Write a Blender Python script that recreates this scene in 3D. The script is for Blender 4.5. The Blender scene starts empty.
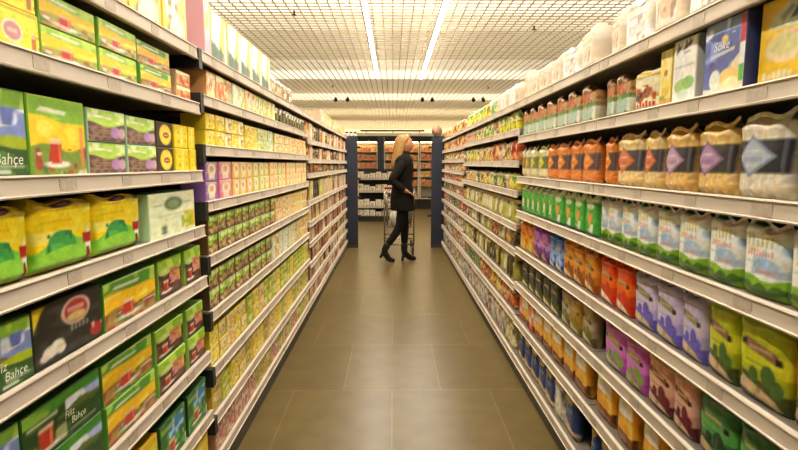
import bpy, bmesh, math, random
import numpy as np
from mathutils import Vector, Matrix
random.seed(7)
PI = math.pi
scene = bpy.context.scene
COL = scene.collection
# ------------------------------------------------------------------ camera model (calibrated from the photograph)
CAM_H = 1.35
F = 515.0
PITCH = math.radians(6.75)
YAW = math.atan(6.0 / F)
XL, XR = -0.73, 0.78            # planes of the price rails on the two sides of the aisle

# ------------------------------------------------------------------ colour helpers
def lin(h):
    if isinstance(h, str):
        h = h.lstrip('#')
        c = [int(h[i:i + 2], 16) / 255 for i in (0, 2, 4)]
    else:
        c = list(h)
    return np.array([x / 12.92 if x <= 0.04045 else ((x + 0.055) / 1.055) ** 2.4 for x in c])

def material(name, color=None, rough=0.5, metal=0.0, attr=False, bump=0.0, bscale=40.0, emit=None, estr=0.0, trans=0.0, coat=0.0, noise=0.0, spec=0.5):
    m = bpy.data.materials.new(name)
    m.use_nodes = True
    nt = m.node_tree
    b = nt.nodes['Principled BSDF']
    b.inputs['Roughness'].default_value = rough
    b.inputs['Metallic'].default_value = metal
    b.inputs['Specular IOR Level'].default_value = spec
    if coat:
        b.inputs['Coat Weight'].default_value = coat
        b.inputs['Coat Roughness'].default_value = 0.15
    if attr:
        a = nt.nodes.new('ShaderNodeAttribute')
        a.attribute_name = 'Col'
        nt.links.new(a.outputs['Color'], b.inputs['Base Color'])
    elif color is not None:
        c = lin(color)
        b.inputs['Base Color'].default_value = (*c, 1)
        if noise:
            tc = nt.nodes.new('ShaderNodeTexCoord')
            n = nt.nodes.new('ShaderNodeTexNoise')
            n.inputs['Scale'].default_value = bscale * 0.3
            n.inputs['Detail'].default_value = 4
            r = nt.nodes.new('ShaderNodeValToRGB')
            r.color_ramp.elements[0].position = 0.3
            r.color_ramp.elements[1].position = 0.7
            r.color_ramp.elements[0].color = (*(c * (1 - noise)), 1)
            r.color_ramp.elements[1].color = (*np.minimum(c * (1 + noise), 1), 1)
            nt.links.new(tc.outputs['Object'], n.inputs['Vector'])
            nt.links.new(n.outputs['Fac'], r.inputs['Fac'])
            nt.links.new(r.outputs['Color'], b.inputs['Base Color'])
    if bump:
        tc = nt.nodes.new('ShaderNodeTexCoord')
        n = nt.nodes.new('ShaderNodeTexNoise')
        n.inputs['Scale'].default_value = bscale
        n.inputs['Detail'].default_value = 3
        bp = nt.nodes.new('ShaderNodeBump')
        bp.inputs['Strength'].default_value = bump
        bp.inputs['Distance'].default_value = 0.01
        nt.links.new(tc.outputs['Object'], n.inputs['Vector'])
        nt.links.new(n.outputs['Fac'], bp.inputs['Height'])
        nt.links.new(bp.outputs['Normal'], b.inputs['Normal'])
    if emit is not None:
        b.inputs['Emission Color'].default_value = (*lin(emit), 1)
        b.inputs['Emission Strength'].default_value = estr
    if trans:
        t = nt.nodes.new('ShaderNodeBsdfTranslucent')
        t.inputs['Color'].default_value = (*lin(color), 1)
        mx = nt.nodes.new('ShaderNodeMixShader')
        mx.inputs['Fac'].default_value = trans
        out = nt.nodes['Material Output']
        nt.links.new(b.outputs[0], mx.inputs[1])
        nt.links.new(t.outputs[0], mx.inputs[2])
        nt.links.new(mx.outputs[0], out.inputs['Surface'])
    return m

M = {}
M['carton'] = material('printed_carton', attr=True, rough=0.42, bump=0.05, bscale=30)
M['film'] = material('glossy_film', attr=True, rough=0.27, bump=0.35, bscale=28)
M['paper'] = material('matt_paper', attr=True, rough=0.65, bump=0.3, bscale=30)
M['glass'] = material('jar_glass', attr=True, rough=0.12, coat=0.5)
M['rail'] = material('price_rail_plastic', '#c9bba8', rough=0.6, spec=0.25, noise=0.05, bscale=20)
M['shelf'] = material('shelf_steel', '#8d8475', rough=0.45, noise=0.05)
M['tag'] = material('price_tag_paper', '#b8a995', rough=0.6, noise=0.12, bscale=300)
M['back'] = material('rack_back_panel', '#1b1815', rough=0.7, noise=0.1)
M['upright'] = material('upright_black', '#191714', rough=0.5)
M['plinth'] = material('plinth_dark', '#3b342a', rough=0.5, noise=0.1)
M['navy'] = material('navy_powder_coat', '#232838', rough=0.45, noise=0.08)
M['grid'] = material('egg_crate_plastic', '#d6c9ac', rough=0.5, trans=0.15)
M['deck'] = material('white_plenum_deck', '#efe8d8', rough=0.8)
M['wallp'] = material('wall_paint', '#e8dfc8', rough=0.8, noise=0.03)
M['lamp'] = material('lamp_diffuser', '#fff3d8', rough=0.4, emit='#fff6e8', estr=80.0)
M['rack_lamp'] = material('rack_lamp', '#fff3d8', rough=0.4, emit='#ffdf9c', estr=30.0)
M['housing'] = material('lamp_housing', '#8a6b45', rough=0.5, noise=0.05)
M['chrome'] = material('chrome_wire', '#a9a294', rough=0.25, metal=0.9)
M['rubber'] = material('dark_rubber', '#22201d', rough=0.6)
M['red_plastic'] = material('red_plastic', '#8a2318', rough=0.4)
M['black_cloth'] = material('black_wool_cloth', '#15120f', rough=0.9, bump=0.3, bscale=120, spec=0.2)
M['leggings'] = material('black_knit', '#0f0e10', rough=0.85, spec=0.25)
M['leather'] = material('black_leather', '#0d0c0c', rough=0.35)
M['skin'] = material('skin', '#b98260', rough=0.5, noise=0.03)
M['hair'] = material('blond_hair', '#a0763c', rough=0.5, bump=0.25, bscale=140, noise=0.25)
M['white'] = material('white_paper', '#e9e2d0', rough=0.6, noise=0.04)
M['brass'] = material('sprinkler_brass', '#6b5a40', rough=0.4, metal=0.5)
M['eye'] = material('eye', '#2a1c14', rough=0.2)
M['lips'] = material('lips', '#9a4a42', rough=0.4)

def floor_material():
    m = bpy.data.materials.new('floor_tiles')
    m.use_nodes = True
    nt = m.node_tree
    b = nt.nodes['Principled BSDF']
    tc = nt.nodes.new('ShaderNodeTexCoord')
    mp = nt.nodes.new('ShaderNodeMapping')
    mp.inputs['Location'].default_value = (0.30 + 0.2925, 0.18, 0)
    br = nt.nodes.new('ShaderNodeTexBrick')
    br.offset = 0.5
    br.inputs['Scale'].default_value = 1.0
    br.inputs['Brick Width'].default_value = 0.585
    br.inputs['Row Height'].default_value = 0.785
    br.inputs['Mortar Size'].default_value = 0.0045
    br.inputs['Mortar Smooth'].default_value = 0.3
    br.inputs['Color1'].default_value = (*lin('#6a5a32'), 1)
    br.inputs['Color2'].default_value = (*lin('#64542e'), 1)
    br.inputs['Mortar'].default_value = (*lin('#7d6a40'), 1)
    n = nt.nodes.new('ShaderNodeTexNoise')
    n.inputs['Scale'].default_value = 7.0
    n.inputs['Detail'].default_value = 8.0
    r = nt.nodes.new('ShaderNodeValToRGB')
    r.color_ramp.elements[0].position = 0.35
    r.color_ramp.elements[1].position = 0.68
    r.color_ramp.elements[0].color = (0.86, 0.86, 0.86, 1)
    r.color_ramp.elements[1].color = (1.08, 1.08, 1.08, 1)
    mx = nt.nodes.new('ShaderNodeMix')
    mx.data_type = 'RGBA'
    mx.blend_type = 'MULTIPLY'
    mx.inputs['Factor'].default_value = 1.0
    L = nt.links.new
    L(tc.outputs['Object'], mp.inputs['Vector'])
    L(mp.outputs['Vector'], br.inputs['Vector'])
    L(tc.outputs['Object'], n.inputs['Vector'])
    L(n.outputs['Fac'], r.inputs['Fac'])
    L(br.outputs['Color'], mx.inputs[6])
    L(r.outputs['Color'], mx.inputs[7])
    L(mx.outputs[2], b.inputs['Base Color'])
    b.inputs['Roughness'].default_value = 0.30
    b.inputs['Specular IOR Level'].default_value = 0.3
    bp = nt.nodes.new('ShaderNodeBump')
    bp.inputs['Strength'].default_value = 0.08
    bp.inputs['Distance'].default_value = 0.004
    bp.invert = True
    L(br.outputs['Fac'], bp.inputs['Height'])
    L(bp.outputs['Normal'], b.inputs['Normal'])
    return m
M['floor'] = floor_material()

# ------------------------------------------------------------------ mesh helpers
def link(name, me, mat=None, parent=None, loc=(0, 0, 0), rz=0.0):
    o = bpy.data.objects.new(name, me)
    COL.objects.link(o)
    if me is not None and mat is not None and len(me.materials) == 0:
        me.materials.append(mat)
    o.location = loc
    o.rotation_euler = (0, 0, rz)
    if parent is not None:
        o.parent = parent
    return o

def tag(o, label, cat, group=None, kind=None):
    if kind:
        o['kind'] = kind
    if label:
        o['label'] = label
    if cat:
        o['category'] = cat
    if group:
        o['group'] = group
    return o

class MB:
    def __init__(s):
        s.bm = bmesh.new()
    def box(s, x0, x1, y0, y1, z0, z1):
        v = [s.bm.verts.new(p) for p in ((x0, y0, z0), (x1, y0, z0), (x1, y1, z0), (x0, y1, z0), (x0, y0, z1), (x1, y0, z1), (x1, y1, z1), (x0, y1, z1))]
        for f in ((0, 3, 2, 1), (4, 5, 6, 7), (0, 1, 5, 4), (1, 2, 6, 5), (2, 3, 7, 6), (3, 0, 4, 7)):
            s.bm.faces.new([v[i] for i in f])
        return s
    def tube(s, pts, radii, seg=10, squash=None, cap=True):
        pts = [Vector(p) for p in pts]
        if not isinstance(radii, (list, tuple)):
            radii = [radii] * len(pts)
        rings = []
        ref = Vector((0, 0, 1))
        for i, p in enumerate(pts):
            t = (pts[min(i + 1, len(pts) - 1)] - pts[max(i - 1, 0)]).normalized()
            a = ref.cross(t)
            if a.length < 0.2:
                a = Vector((0, 1, 0)).cross(t)
            a.normalize()
            b = t.cross(a)
            ring = []
            for k in range(seg):
                an = 2 * PI * k / seg
                ring.append(s.bm.verts.new(p + (a * math.cos(an) + b * math.sin(an)) * radii[i]))
            rings.append(ring)
        for r0, r1 in zip(rings, rings[1:]):
            for k in range(seg):
                s.bm.faces.new((r0[k], r0[(k + 1) % seg], r1[(k + 1) % seg], r1[k]))
        if cap:
            s.bm.faces.new(rings[0][::-1])
            s.bm.faces.new(rings[-1])
        return s
    def loft(s, rings, cap=True):
        """rings: lists of points of equal count"""
        R = [[s.bm.verts.new(p) for p in r] for r in rings]
        n = len(R[0])
        for r0, r1 in zip(R, R[1:]):
            for k in range(n):
                s.bm.faces.new((r0[k], r0[(k + 1) % n], r1[(k + 1) % n], r1[k]))
        if cap:
            s.bm.faces.new(R[0][::-1])
            s.bm.faces.new(R[-1])
        return s
    def ball(s, c, r, u=16, v=12):
        sx, sy, sz = r if isinstance(r, (tuple, list)) else (r, r, r)
        bmesh.ops.create_uvsphere(s.bm, u_segments=u, v_segments=v, radius=1.0, matrix=Matrix.Translation(c) @ Matrix.Diagonal((sx, sy, sz, 1)))
        return s
    def bevel(s, w, seg=2):
        bmesh.ops.bevel(s.bm, geom=list(s.bm.edges), offset=w, segments=seg, affect='EDGES', profile=0.5)
        return s
    def mesh(s, name, smooth=False):
        me = bpy.data.meshes.new(name)
        bmesh.ops.recalc_face_normals(s.bm, faces=s.bm.faces)
        s.bm.to_mesh(me)
        s.bm.free()
        if smooth:
            me.polygons.foreach_set('use_smooth', [True] * len(me.polygons))
        return me
    def build(s, name, mat, parent=None, smooth=False, loc=(0, 0, 0), rz=0.0):
        return link(name, s.mesh(name, smooth), mat, parent, loc, rz)

def structure(o):
    o['kind'] = 'structure'
    return o

def empty(name, loc=(0, 0, 0), rz=0.0):
    return link(name, None, None, None, loc, rz)

# ------------------------------------------------------------------ painter: prints a package design on a grid
class Print:
    def __init__(s, nu, nv, base, seed=1):
        s.nu, s.nv = nu, nv
        s.U, s.V = np.meshgrid(np.linspace(0, 1, nu), np.linspace(0, 1, nv), indexing='ij')
        s.a = np.zeros((nu, nv, 3)) + lin(base)
        s.rng = np.random.RandomState(seed)
        s.eu, s.ev = 0.6 / nu, 0.6 / nv
        s.rest = []
    def m(s, k, c):
        k = np.clip(k, 0, 1)[..., None]
        s.a = s.a * (1 - k) + lin(c) * k
        return s
    def rect(s, u0, v0, u1, v1, c, al=1):
        e, g = s.eu, s.ev
        k = np.clip((s.U - u0) / e / 2 + .5, 0, 1) * np.clip((u1 - s.U) / e / 2 + .5, 0, 1) * np.clip((s.V - v0) / g / 2 + .5, 0, 1) * np.clip((v1 - s.V) / g / 2 + .5, 0, 1)
        return s.m(k * al, c)
    def ell(s, cu, cv, ru, rv, c, al=1):
        d = np.sqrt(((s.U - cu) / ru) ** 2 + ((s.V - cv) / rv) ** 2)
        return s.m(np.clip((1 - d) * min(ru / s.eu, rv / s.ev) / 2 + .5, 0, 1) * al, c)
    def poly(s, pts, c, al=1):
        k = np.ones_like(s.U)
        ar = sum(p[0] * q[1] - q[0] * p[1] for p, q in zip(pts, pts[1:] + pts[:1]))
        sg = 1 if ar > 0 else -1
        for p, q in zip(pts, pts[1:] + pts[:1]):
            du, dv = q[0] - p[0], q[1] - p[1]
            L = math.hypot(du, dv) + 1e-9
            d = sg * (du * (s.V - p[1]) - dv * (s.U - p[0])) / L
            k = np.minimum(k, np.clip(d / (s.eu + s.ev) + .5, 0, 1))
        return s.m(k * al, c)
    def below(s, f, c, al=1, above=False):
        d = (f(s.U) - s.V) / s.ev / 2
        if above:
            d = -d
        return s.m(np.clip(d + .5, 0, 1) * al, c)
    def noise(s, su, sv):
        L = s.rng.rand(int(su) + 2, int(sv) + 2)
        x, y = s.U * su, s.V * sv
        i, j = np.minimum(x.astype(int), int(su)), np.minimum(y.astype(int), int(sv))
        fx, fy = x - i, y - j
        fx, fy = fx * fx * (3 - 2 * fx), fy * fy * (3 - 2 * fy)
        return L[i, j] * (1 - fx) * (1 - fy) + L[i + 1, j] * fx * (1 - fy) + L[i, j + 1] * (1 - fx) * fy + L[i + 1, j + 1] * fx * fy
    def mott(s, c, su=8, sv=8, thr=.55, reg=(0, 0, 1, 1), al=1):
        u0, v0, u1, v1 = reg
        k = np.clip((s.noise(su, sv) - thr) * 6, 0, 1) * (s.U >= u0) * (s.U <= u1) * (s.V >= v0) * (s.V <= v1)
        return s.m(k * al, c)
    def strokes(s, u0, v0, u1, v1, n, c, fill=.62, al=1):
        w = (u1 - u0) / n
        for i in range(n):
            h = s.rng.choice([1.0, 1.0, .7, .75])
            x = u0 + i * w
            s.rect(x, v0, x + w * fill, v0 + (v1 - v0) * h, c, al)
            if s.rng.rand() < .5:
                s.rect(x + w * .15, v0 + (v1 - v0) * .3, x + w * .4, v0 + (v1 - v0) * .6, s.under, al * .6) if hasattr(s, 'under') else None
        return s

def tea_glass(p, cu, v0, h, w=.13, body='#c2321a'):
    p.ell(cu + .02, v0 + .02, w * 1.7, .045, '#efe9d6')
    p.poly([(cu - w * .7, v0 + .03), (cu + w * .7, v0 + .03), (cu + w * .8, v0 + h), (cu - w * .8, v0 + h)], body)
    p.rect(cu + w * .35, v0 + .05, cu + w * .62, v0 + h, '#e98a5a', .7)
    p.rect(cu - w * .8, v0 + h - .05, cu + w * .8, v0 + h + .02, '#f0d9b0', .8)

D = {}          # design registry
def design(name, look, kind, cat, shape='box', base='#cccccc', side=None, mat=None, seed=1, top=None, text=None, **kw):
    def deco(fn):
        D[name] = dict(fn=fn, look=look, kind=kind, cat=cat, shape=shape, base=base, side=side or base, top=top or side or base, mat=mat or {'box': 'carton', 'bag': 'film', 'brick': 'paper', 'jar': 'glass'}[shape], seed=seed, text=text, **kw)
        return fn
    return deco

# ---- tea side, near rack
@design('landscape', 'sky and field tea box', 'tea_box', 'tea box', base='#2c5424', side='#3f7a2c', text=[('Filiz', .34, .31, .2, '#f3f2df'), ('Bah\u00e7e', .53, .15, .19, '#f3f2df')])
def _(p):
    p.rect(0, .8, 1, 1, '#7fb02c').mott('#b6d24a', 6, 3, .5, (0, .8, 1, 1))
    p.rect(0, .46, 1, .8, '#7c8fc6').mott('#dfe4ef', 5, 6, .55, (0, .5, 1, .8)).mott('#5f70b8', 4, 4, .6, (.4, .6, 1, .8))
    p.poly([(-.2, .4), (.3, .66), (.55, .52), (1.0, .42)], '#77693f')
    p.below(lambda u: .49 - .08 * u, '#8f9c22').below(lambda u: .44 - .04 * np.sin(u * 6), '#a9b81f')
    p.below(lambda u: .36 + .04 * np.sin(u * 5), '#2c5424').mott('#4f7d2d', 9, 9, .6, (0, 0, 1, .33))
    p.rect(.55, .1, .95, .13, '#b9c9a0', .7).rect(.5, .03, .75, .075, '#d9e2c8', .8).ell(.2, .08, .1, .06, '#6d9a3a')

@design('landscape_shaded', 'shade-darkened green tea box', 'tea_box', 'tea box', base='#23471f', side='#2f6a24', seed=2, text=[('Filiz', .48, .42, .2, '#e6e6c8'), ('Bah\u00e7e', .56, .24, .2, '#e6e6c8')])
def _(p):  # low-shelf print; shade is painted into its darker greens
    p.mott('#3c6428', 8, 8, .55).rect(0, .78, 1, 1, '#3f8a24').mott('#86b838', 5, 3, .55, (0, .78, 1, 1))
    p.rect(.5, .58, 1, .78, '#a8b8dc').mott('#e6eaf2', 7, 7, .5, (.5, .58, 1, .8)).poly([(.4, .54), (.7, .68), (1, .56), (1, .5), (.4, .5)], '#5c6a2c')
    p.mott('#9aa06a', 10, 10, .66, (0, 0, .5, .4)).rect(.04, .68, .4, .74, '#c8d8a8', .8)
    tea_glass(p, .25, .1, .46, .11, '#b8341c')
    p.rect(.55, .1, .92, .14, '#a8b890', .7)
def tea_front(p, top='#86bb35', mid='#f3d01e', low='#7d9a3a', fruit='#a8442e'):
    p.rect(0, .7, 1, 1, top).mott('#b9dc55', 5, 3, .5, (0, .72, 1, 1))
    p.below(lambda u: .72 + .05 * np.sin(u * 5 + 1), mid).mott('#ffe95a', 4, 5, .55, (0, .4, 1, .7))
    p.poly([(.14, .82), (.62, .8), (.66, .85), (.2, .88)], '#eef2dc', .9)
    p.below(lambda u: .36 + .05 * np.sin(u * 7), low).mott(fruit, 9, 8, .5, (0, 0, 1, .34)).mott('#e9d7b8', 8, 7, .7, (0, 0, 1, .3)).mott('#4c7a2a', 9, 9, .68, (0, 0, 1, .34))
    tea_glass(p, .42, .12, .34)
@design('tea_glass', 'yellow tea box with red glass', 'tea_box', 'tea box', base='#f3d01e', side='#7fb53a', seed=3)
def _(p):
    tea_front(p)
    p.rect(.88, .1, .96, .66, '#e08a50', .8)
@design('tea_glass_flat', 'low green and yellow tea box', 'tea_box', 'tea box', base='#f3d01e', side='#86b83e', seed=4)
def _(p):
    tea_front(p, '#9cc84a', '#f4cf22', '#a8a84a', '#c26a3a')
@design('tea_orange', 'green box with orange wave', 'tea_box', 'tea box', base='#f0b21a', side='#55972e', seed=5)
def _(p):
    tea_front(p, '#4f9a2a', '#f4c01a', '#a9853a', '#9a4640')
@design('herbal', 'lime and plum herbal tea box', 'tea_box', 'tea box', base='#5d3f46', side='#a9c9a6', seed=6)
def _(p):
    p.mott('#8a6a5a', 10, 12, .5, (0, 0, 1, .55))
    for i in range(4):
        p.rect(.1, .14 + .1 * i, .6, .17 + .1 * i, '#b59a6a', .6)
    p.ell(.72, .32, .13, .2, '#b58ac0').ell(.9, .3, .1, .18, '#c9a9b0')
    p.below(lambda u: .55 + .07 * np.cos(u * 6), '#b8dc55', above=True).mott('#e2f2a8', 5, 5, .5, (0, .62, 1, 1))
    p.poly([(.1, .78), (.6, .74), (.62, .8), (.12, .86)], '#f0f4dc', .9)
@design('oval_dark', 'dark box with yellow oval emblem', 'tea_box', 'tea box', base='#3b2f1c', side='#4a4038', seed=7)
def _(p):
    p.ell(.55, .5, .38, .44, '#f2cf2a').ell(.55, .5, .3, .36, '#ffe559').ell(.58, .48, .2, .13, '#b4482e').rect(.46, .46, .7, .5, '#f0d8b8', .8)
@design('dots', 'bright yellow tea carton', 'tea_box', 'tea box', base='#f6d81c', side='#e6c81a', seed=8)
def _(p):
    p.ell(.3, .5, .2, .3, '#ffe430').rect(.24, .2, .36, .34, '#b6602a', .7).rect(.24, .62, .36, .72, '#b6802a', .7).rect(.5, .1, .62, .95, '#e9f0a8', .7).rect(.78, .25, .9, .4, '#c4532c', .6).rect(.78, .6, .9, .7, '#c4932c', .6)
@design('yellow_big', 'yellow box with pink oval emblem', 'tea_box', 'tea box', base='#f3d210', side='#d9b210', seed=9)
def _(p):
    p.mott('#ffe640', 5, 5, .5).rect(0, .9, 1, 1, '#c5b62a').ell(.35, .42, .25, .3, '#f6dcae').ell(.35, .42, .2, .22, '#cf8a86').rect(.24, .38, .46, .48, '#e9c4b4', .8)
    p.rect(.8, .05, .92, .42, '#b0522c', .85).rect(.82, .38, .9, .5, '#f1d7b8')
    p.mott('#c99a2a', 7, 7, .72, (.5, 0, 1, .6))
@design('pouch_yellow', 'yellow tea pouch with tree picture', 'tea_pouch', 'tea pouch', 'brick', mat='film', base='#f5d60f', seed=10)
def _(p):
    p.rect(0, .5, 1, .58, '#fbe348', .6).mott('#fff06a', 4, 6, .6, (0, .4, 1, .95))
    p.below(lambda u: .34 + .12 * np.sin(u * 4 - .4), '#7fc43a').mott('#b5dd55', 8, 8, .55, (0, 0, 1, .3))
    p.ell(.42, .36, .24, .2, '#3fa04a').ell(.3, .28, .16, .12, '#57b552').mott('#2f7f3a', 14, 14, .6, (.18, .18, .66, .55))
    p.below(lambda u: .22 + .1 * np.sin(u * 3.2), '#8ccb3c').below(lambda u: .05 + 0 * u, '#b5a81a')
    p.poly([(.76, .06), (.98, .06), (.94, .3), (.99, .54), (.77, .54), (.82, .3)], '#f1e9da').poly([(.78, .3), (.97, .3), (.98, .46), (.78, .46)], '#a8231c').poly([(.83, .05), (.93, .05), (.9, .24), (.84, .24)], '#7d1f18')
    p.ell(.48, .95, .18, .05, '#6f2f3a').ell(.48, .95, .1, .02, '#b98a8a').rect(.1, .68, .6, .71, '#d9a81a', .6)
@design('white_oval', 'pale green box with dark oval emblem', 'tea_box', 'tea box', base='#e6ecc4', side='#b5d6a8', seed=11)
def _(p):
    p.ell(.5, .74, .2, .16, '#55703a').ell(.5, .74, .13, .1, '#8aa06a').rect(.08, .72, .26, .76, '#93a07c', .7).rect(.72, .72, .92, .76, '#93a07c', .7)
    p.rect(.12, .46, .8, .5, '#b9c98a', .7).rect(.3, .38, .7, .41, '#b9c98a', .6)
    p.poly([(.74, .06), (1, .06), (1, .48), (.8, .5)], '#dccb28').mott('#a8b52a', 9, 9, .5, (.66, .1, .95, .5)).ell(.28, .2, .06, .06, '#55703a').ell(.28, .1, .06, .05, '#4a5a3a')
@design('black_box', 'black box with red emblem', 'tea_box', 'tea box', base='#26261f', side='#34332c', seed=12)
def _(p):
    p.mott('#3a3a33', 8, 8, .6)
    p.poly([(0, .62), (.14, 1), (0, 1)], '#e3cf1c').poly([(0, .5), (.16, .96), (.2, 1), (.1, 1)], '#d1b91c', .6)
    p.ell(.6, .72, .22, .24, '#d9b8a8').ell(.6, .72, .18, .2, '#b3382e').ell(.6, .62, .14, .08, '#e2c77a').rect(.47, .72, .72, .8, '#e7a9a0', .8)
    p.strokes(.5, .38, .8, .5, 5, '#9a978a', .6, .7)
    p.ell(.2, .2, .1, .1, '#e4ddc8').ell(.3, .26, .09, .09, '#efe9d8').ell(.34, .18, .07, .08, '#d9d2bc').ell(.12, .14, .06, .06, '#d9d2bc')
    p.ell(.9, .2, .1, .12, '#a82c28').mott('#d98a84', 14, 14, .62, (.78, .05, 1, .35))
@design('berries', 'lime box with red berries', 'tea_box', 'tea box', base='#4a2c22', side='#8fbf4a', seed=13)
def _(p):
    p.mott('#6d4a2c', 8, 9, .55, (0, 0, 1, .66)).below(lambda u: .66 + .06 * np.cos(u * 5), '#9acb2c', above=True).mott('#c8e255', 4, 4, .5, (0, .74, 1, 1))
    p.ell(.28, .68, .26, .1, '#c9e08a', .9)
    p.ell(.68, .5, .24, .2, '#c96a4a').mott('#d98aa0', 10, 10, .5, (.46, .3, .92, .72)).mott('#e0b04a', 10, 10, .62, (.46, .3, .92, .6))
    tea_glass(p, .3, .12, .3, .13, '#b8301e')
@design('green_blue', 'green and blue tea box', 'tea_box', 'tea box', base='#2a6b2c', side='#1f5324', seed=14)
def _(p):
    p.mott('#58a83a', 6, 6, .5).ell(.62, .7, .3, .22, '#3f8ac0').mott('#a9d4ea', 8, 8, .6, (.3, .5, .95, .95)).rect(.05, .78, .5, .9, '#a5cf6a', .8)
    p.mott('#d9d9c0', 9, 9, .72, (0, 0, 1, .4))
    tea_glass(p, .42, .14, .32, .15, '#c23c1e')
@design('red_oval', 'yellow box with red oval emblem', 'tea_box', 'tea box', base='#f0cb18', side='#d9ac14', seed=15)
def _(p):
    p.mott('#fbe04a', 4, 5, .5).ell(.55, .62, .32, .2, '#f3d9a0').ell(.55, .62, .27, .15, '#b5331f').rect(.38, .58, .74, .66, '#e9b8a0', .8).mott('#d98a1a', 7, 7, .66, (0, 0, 1, .35))
@design('peach_stack', 'orange fruit tea box', 'fruit_tea_box', 'tea box', base='#ea9a4c', side='#e8b48a', seed=16)
def _(p):
    p.mott('#f6c98a', 6, 6, .5).mott('#c9562c', 6, 5, .6).below(lambda u: .74 + .1 * u, '#e4f0b8', above=True)
@design('pastel', 'tall pink and green pastel carton', 'food_carton', 'food carton', base='#efa9b4', side='#eab0b8', seed=17)
def _(p):
    p.mott('#f4c6d0', 4, 5, .5).poly([(0, .45), (.7, .5), (.9, .75), (.3, .8)], '#9ed05a').rect(0, .85, 1, 1, '#f3c9a0').rect(0, .05, 1, .4, '#d9a0cc', .7).rect(.0, 0, .16, 1, '#f0da5a')
@design('photo_pack', 'tall yellow carton with brown grain picture', 'food_carton', 'food carton', base='#e5b83a', side='#f0d24a', seed=18)
def _(p):
    p.mott('#8c6a3c', 9, 10, .45, (.1, .06, .9, .8)).mott('#f0e0c0', 7, 8, .62, (.1, .06, .9, .7)).rect(.0, 0, .1, 1, '#f4dc50').rect(.1, .84, .9, 1, '#f4c55a').ell(.6, .2, .3, .16, '#efe3c8', .8)
@design('sunny', 'yellow and white carton with dark green foot', 'food_carton', 'food carton', base='#f4d848', side='#e9c83a', seed=19)
def _(p):
    p.poly([(0, .3), (.45, .3), (.7, 1), (0.1, 1)], '#f7f0cc').poly([(.5, .3), (.75, .35), (.95, 1), (.8, 1)], '#e0b430')
    p.below(lambda u: .42 - .26 * u, '#3f6a44').mott('#26503a', 5, 5, .5, (0, 0, .8, .36)).rect(.84, 0, 1, .9, '#f3efd2').rect(.7, 0, .82, .2, '#d9924a', .8)
# ---- tea side, middle and far racks (small in the picture)
def mottle(base, *cs):
    def f(p):
        for i, (c, t) in enumerate(cs):
            p.mott(c, 4 + i, 4 + i, t)
        r = p.rng
        p.ell(.3 + .4 * r.rand(), .3 + .4 * r.rand(), .22, .16, cs[r.randint(len(cs))][0])
        p.rect(.12, .68 + .12 * r.rand(), .88, .86, '#f4ecd6' if r.rand() < .55 else cs[-1][0], .85)
        p.mott('#2c2014', 6, 6, .74, al=.7).mott('#fbf6e4', 7, 7, .74)
    return f
def small(name, look, kind, cat, shape, base, *cs, **kw):
    for q in ('', '~1', '~2'):
        design(name + q, look, kind, cat, shape, base=base, seed=abs(sum(ord(c) * (i + 3) for i, c in enumerate(name + q))) % 999, **kw)(mottle(base, *cs))
def topped(name, look, kind, cat, base, topc, mid, spot, shape='box', split=.6, **kw):
    def f(p):
        p.mott(mid, 6, 7, .5).mott('#3c2a1a', 6, 6, .66).mott('#dcc088', 7, 8, .7, (0, 0, 1, split)).below(lambda u: split + .12 * np.cos(u * 6 + 1.5), topc, above=True).mott('#d8ec7c', 5, 6, .5, (0, split + .08, 1, 1)).mott('#6a9a2c', 6, 6, .62, (0, split, 1, 1)).ell(.4, .82, .24, .1, '#eaf2c0', .8).ell(.62, .3, .18, .18, spot).rect(.1, .2, .4, .26, '#d8c080', .6)
    design(name, look, kind, cat, shape, base=base, seed=len(name) * 7 + ord(name[-1]), **kw)(f)
def cup(name, look, frame, fruit):
    def f(p):
        p.mott('#f3d070', 4, 5, .55, al=.7).rect(0, .9, 1, 1, '#efe2c4', .7).ell(.5, .6, .34, .3, '#f7eddc').poly([(.28, .08), (.72, .08), (.8, .6), (.2, .6)], '#f6ead2').ell(.5, .62, .17, .17, fruit).ell(.5, .62, .09, .09, '#e8b87a').rect(.34, .16, .66, .24, fruit, .5)
    design(name, look, 'fruit_tea_box', 'tea box', 'box', base=frame, seed=21)(f)
cup('cup_purple', 'purple tea box with cup picture', '#9a68b0', '#d0a04a')
cup('cup_pink', 'pink tea box with cup picture', '#e07a98', '#e0a050')
cup('cup_orange', 'orange tea box with cup picture', '#eeb552', '#e0b43a')
cup('cup_lime', 'lime tea box with cup picture', '#d2d068', '#d9c43a')
cup('cup_gold', 'gold tea box with cup picture', '#efd070', '#d98a3a')
small('peach', 'peach fruit tea box', 'fruit_tea_box', 'tea box', 'box', '#f0b070', ('#f6d8a0', .5), ('#d97a3a', .6))
small('teal', 'pale teal tea box', 'fruit_tea_box', 'tea box', 'box', '#bcdcc0', ('#ecedc8', .5), ('#e0b46a', .65))
small('cream_green', 'cream and green tea box', 'fruit_tea_box', 'tea box', 'box', '#dcd888', ('#f0edc0', .5), ('#a8b84a', .6))
small('olive', 'dark olive tea packet', 'tea_packet', 'tea packet', 'bag', '#5c5632', ('#8a8460', .55), ('#2f2c1c', .6))
small('lemon', 'lemon yellow tea box', 'tea_box', 'tea box', 'box', '#f3d62a', ('#fae96a', .5), ('#d8b020', .62))
small('lemon_white', 'yellow and white tea box', 'tea_box', 'tea box', 'box', '#ecd878', ('#f6f0cc', .5), ('#e0b03a', .6))
small('aqua', 'aqua green tea box', 'fruit_tea_box', 'tea box', 'box', '#a5d49a', ('#e2e88a', .5), ('#f0d04a', .6))
small('apricot', 'apricot tea box', 'fruit_tea_box', 'tea box', 'box', '#f2c07a', ('#f6d8b0', .5), ('#e8a85a', .6))
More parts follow.
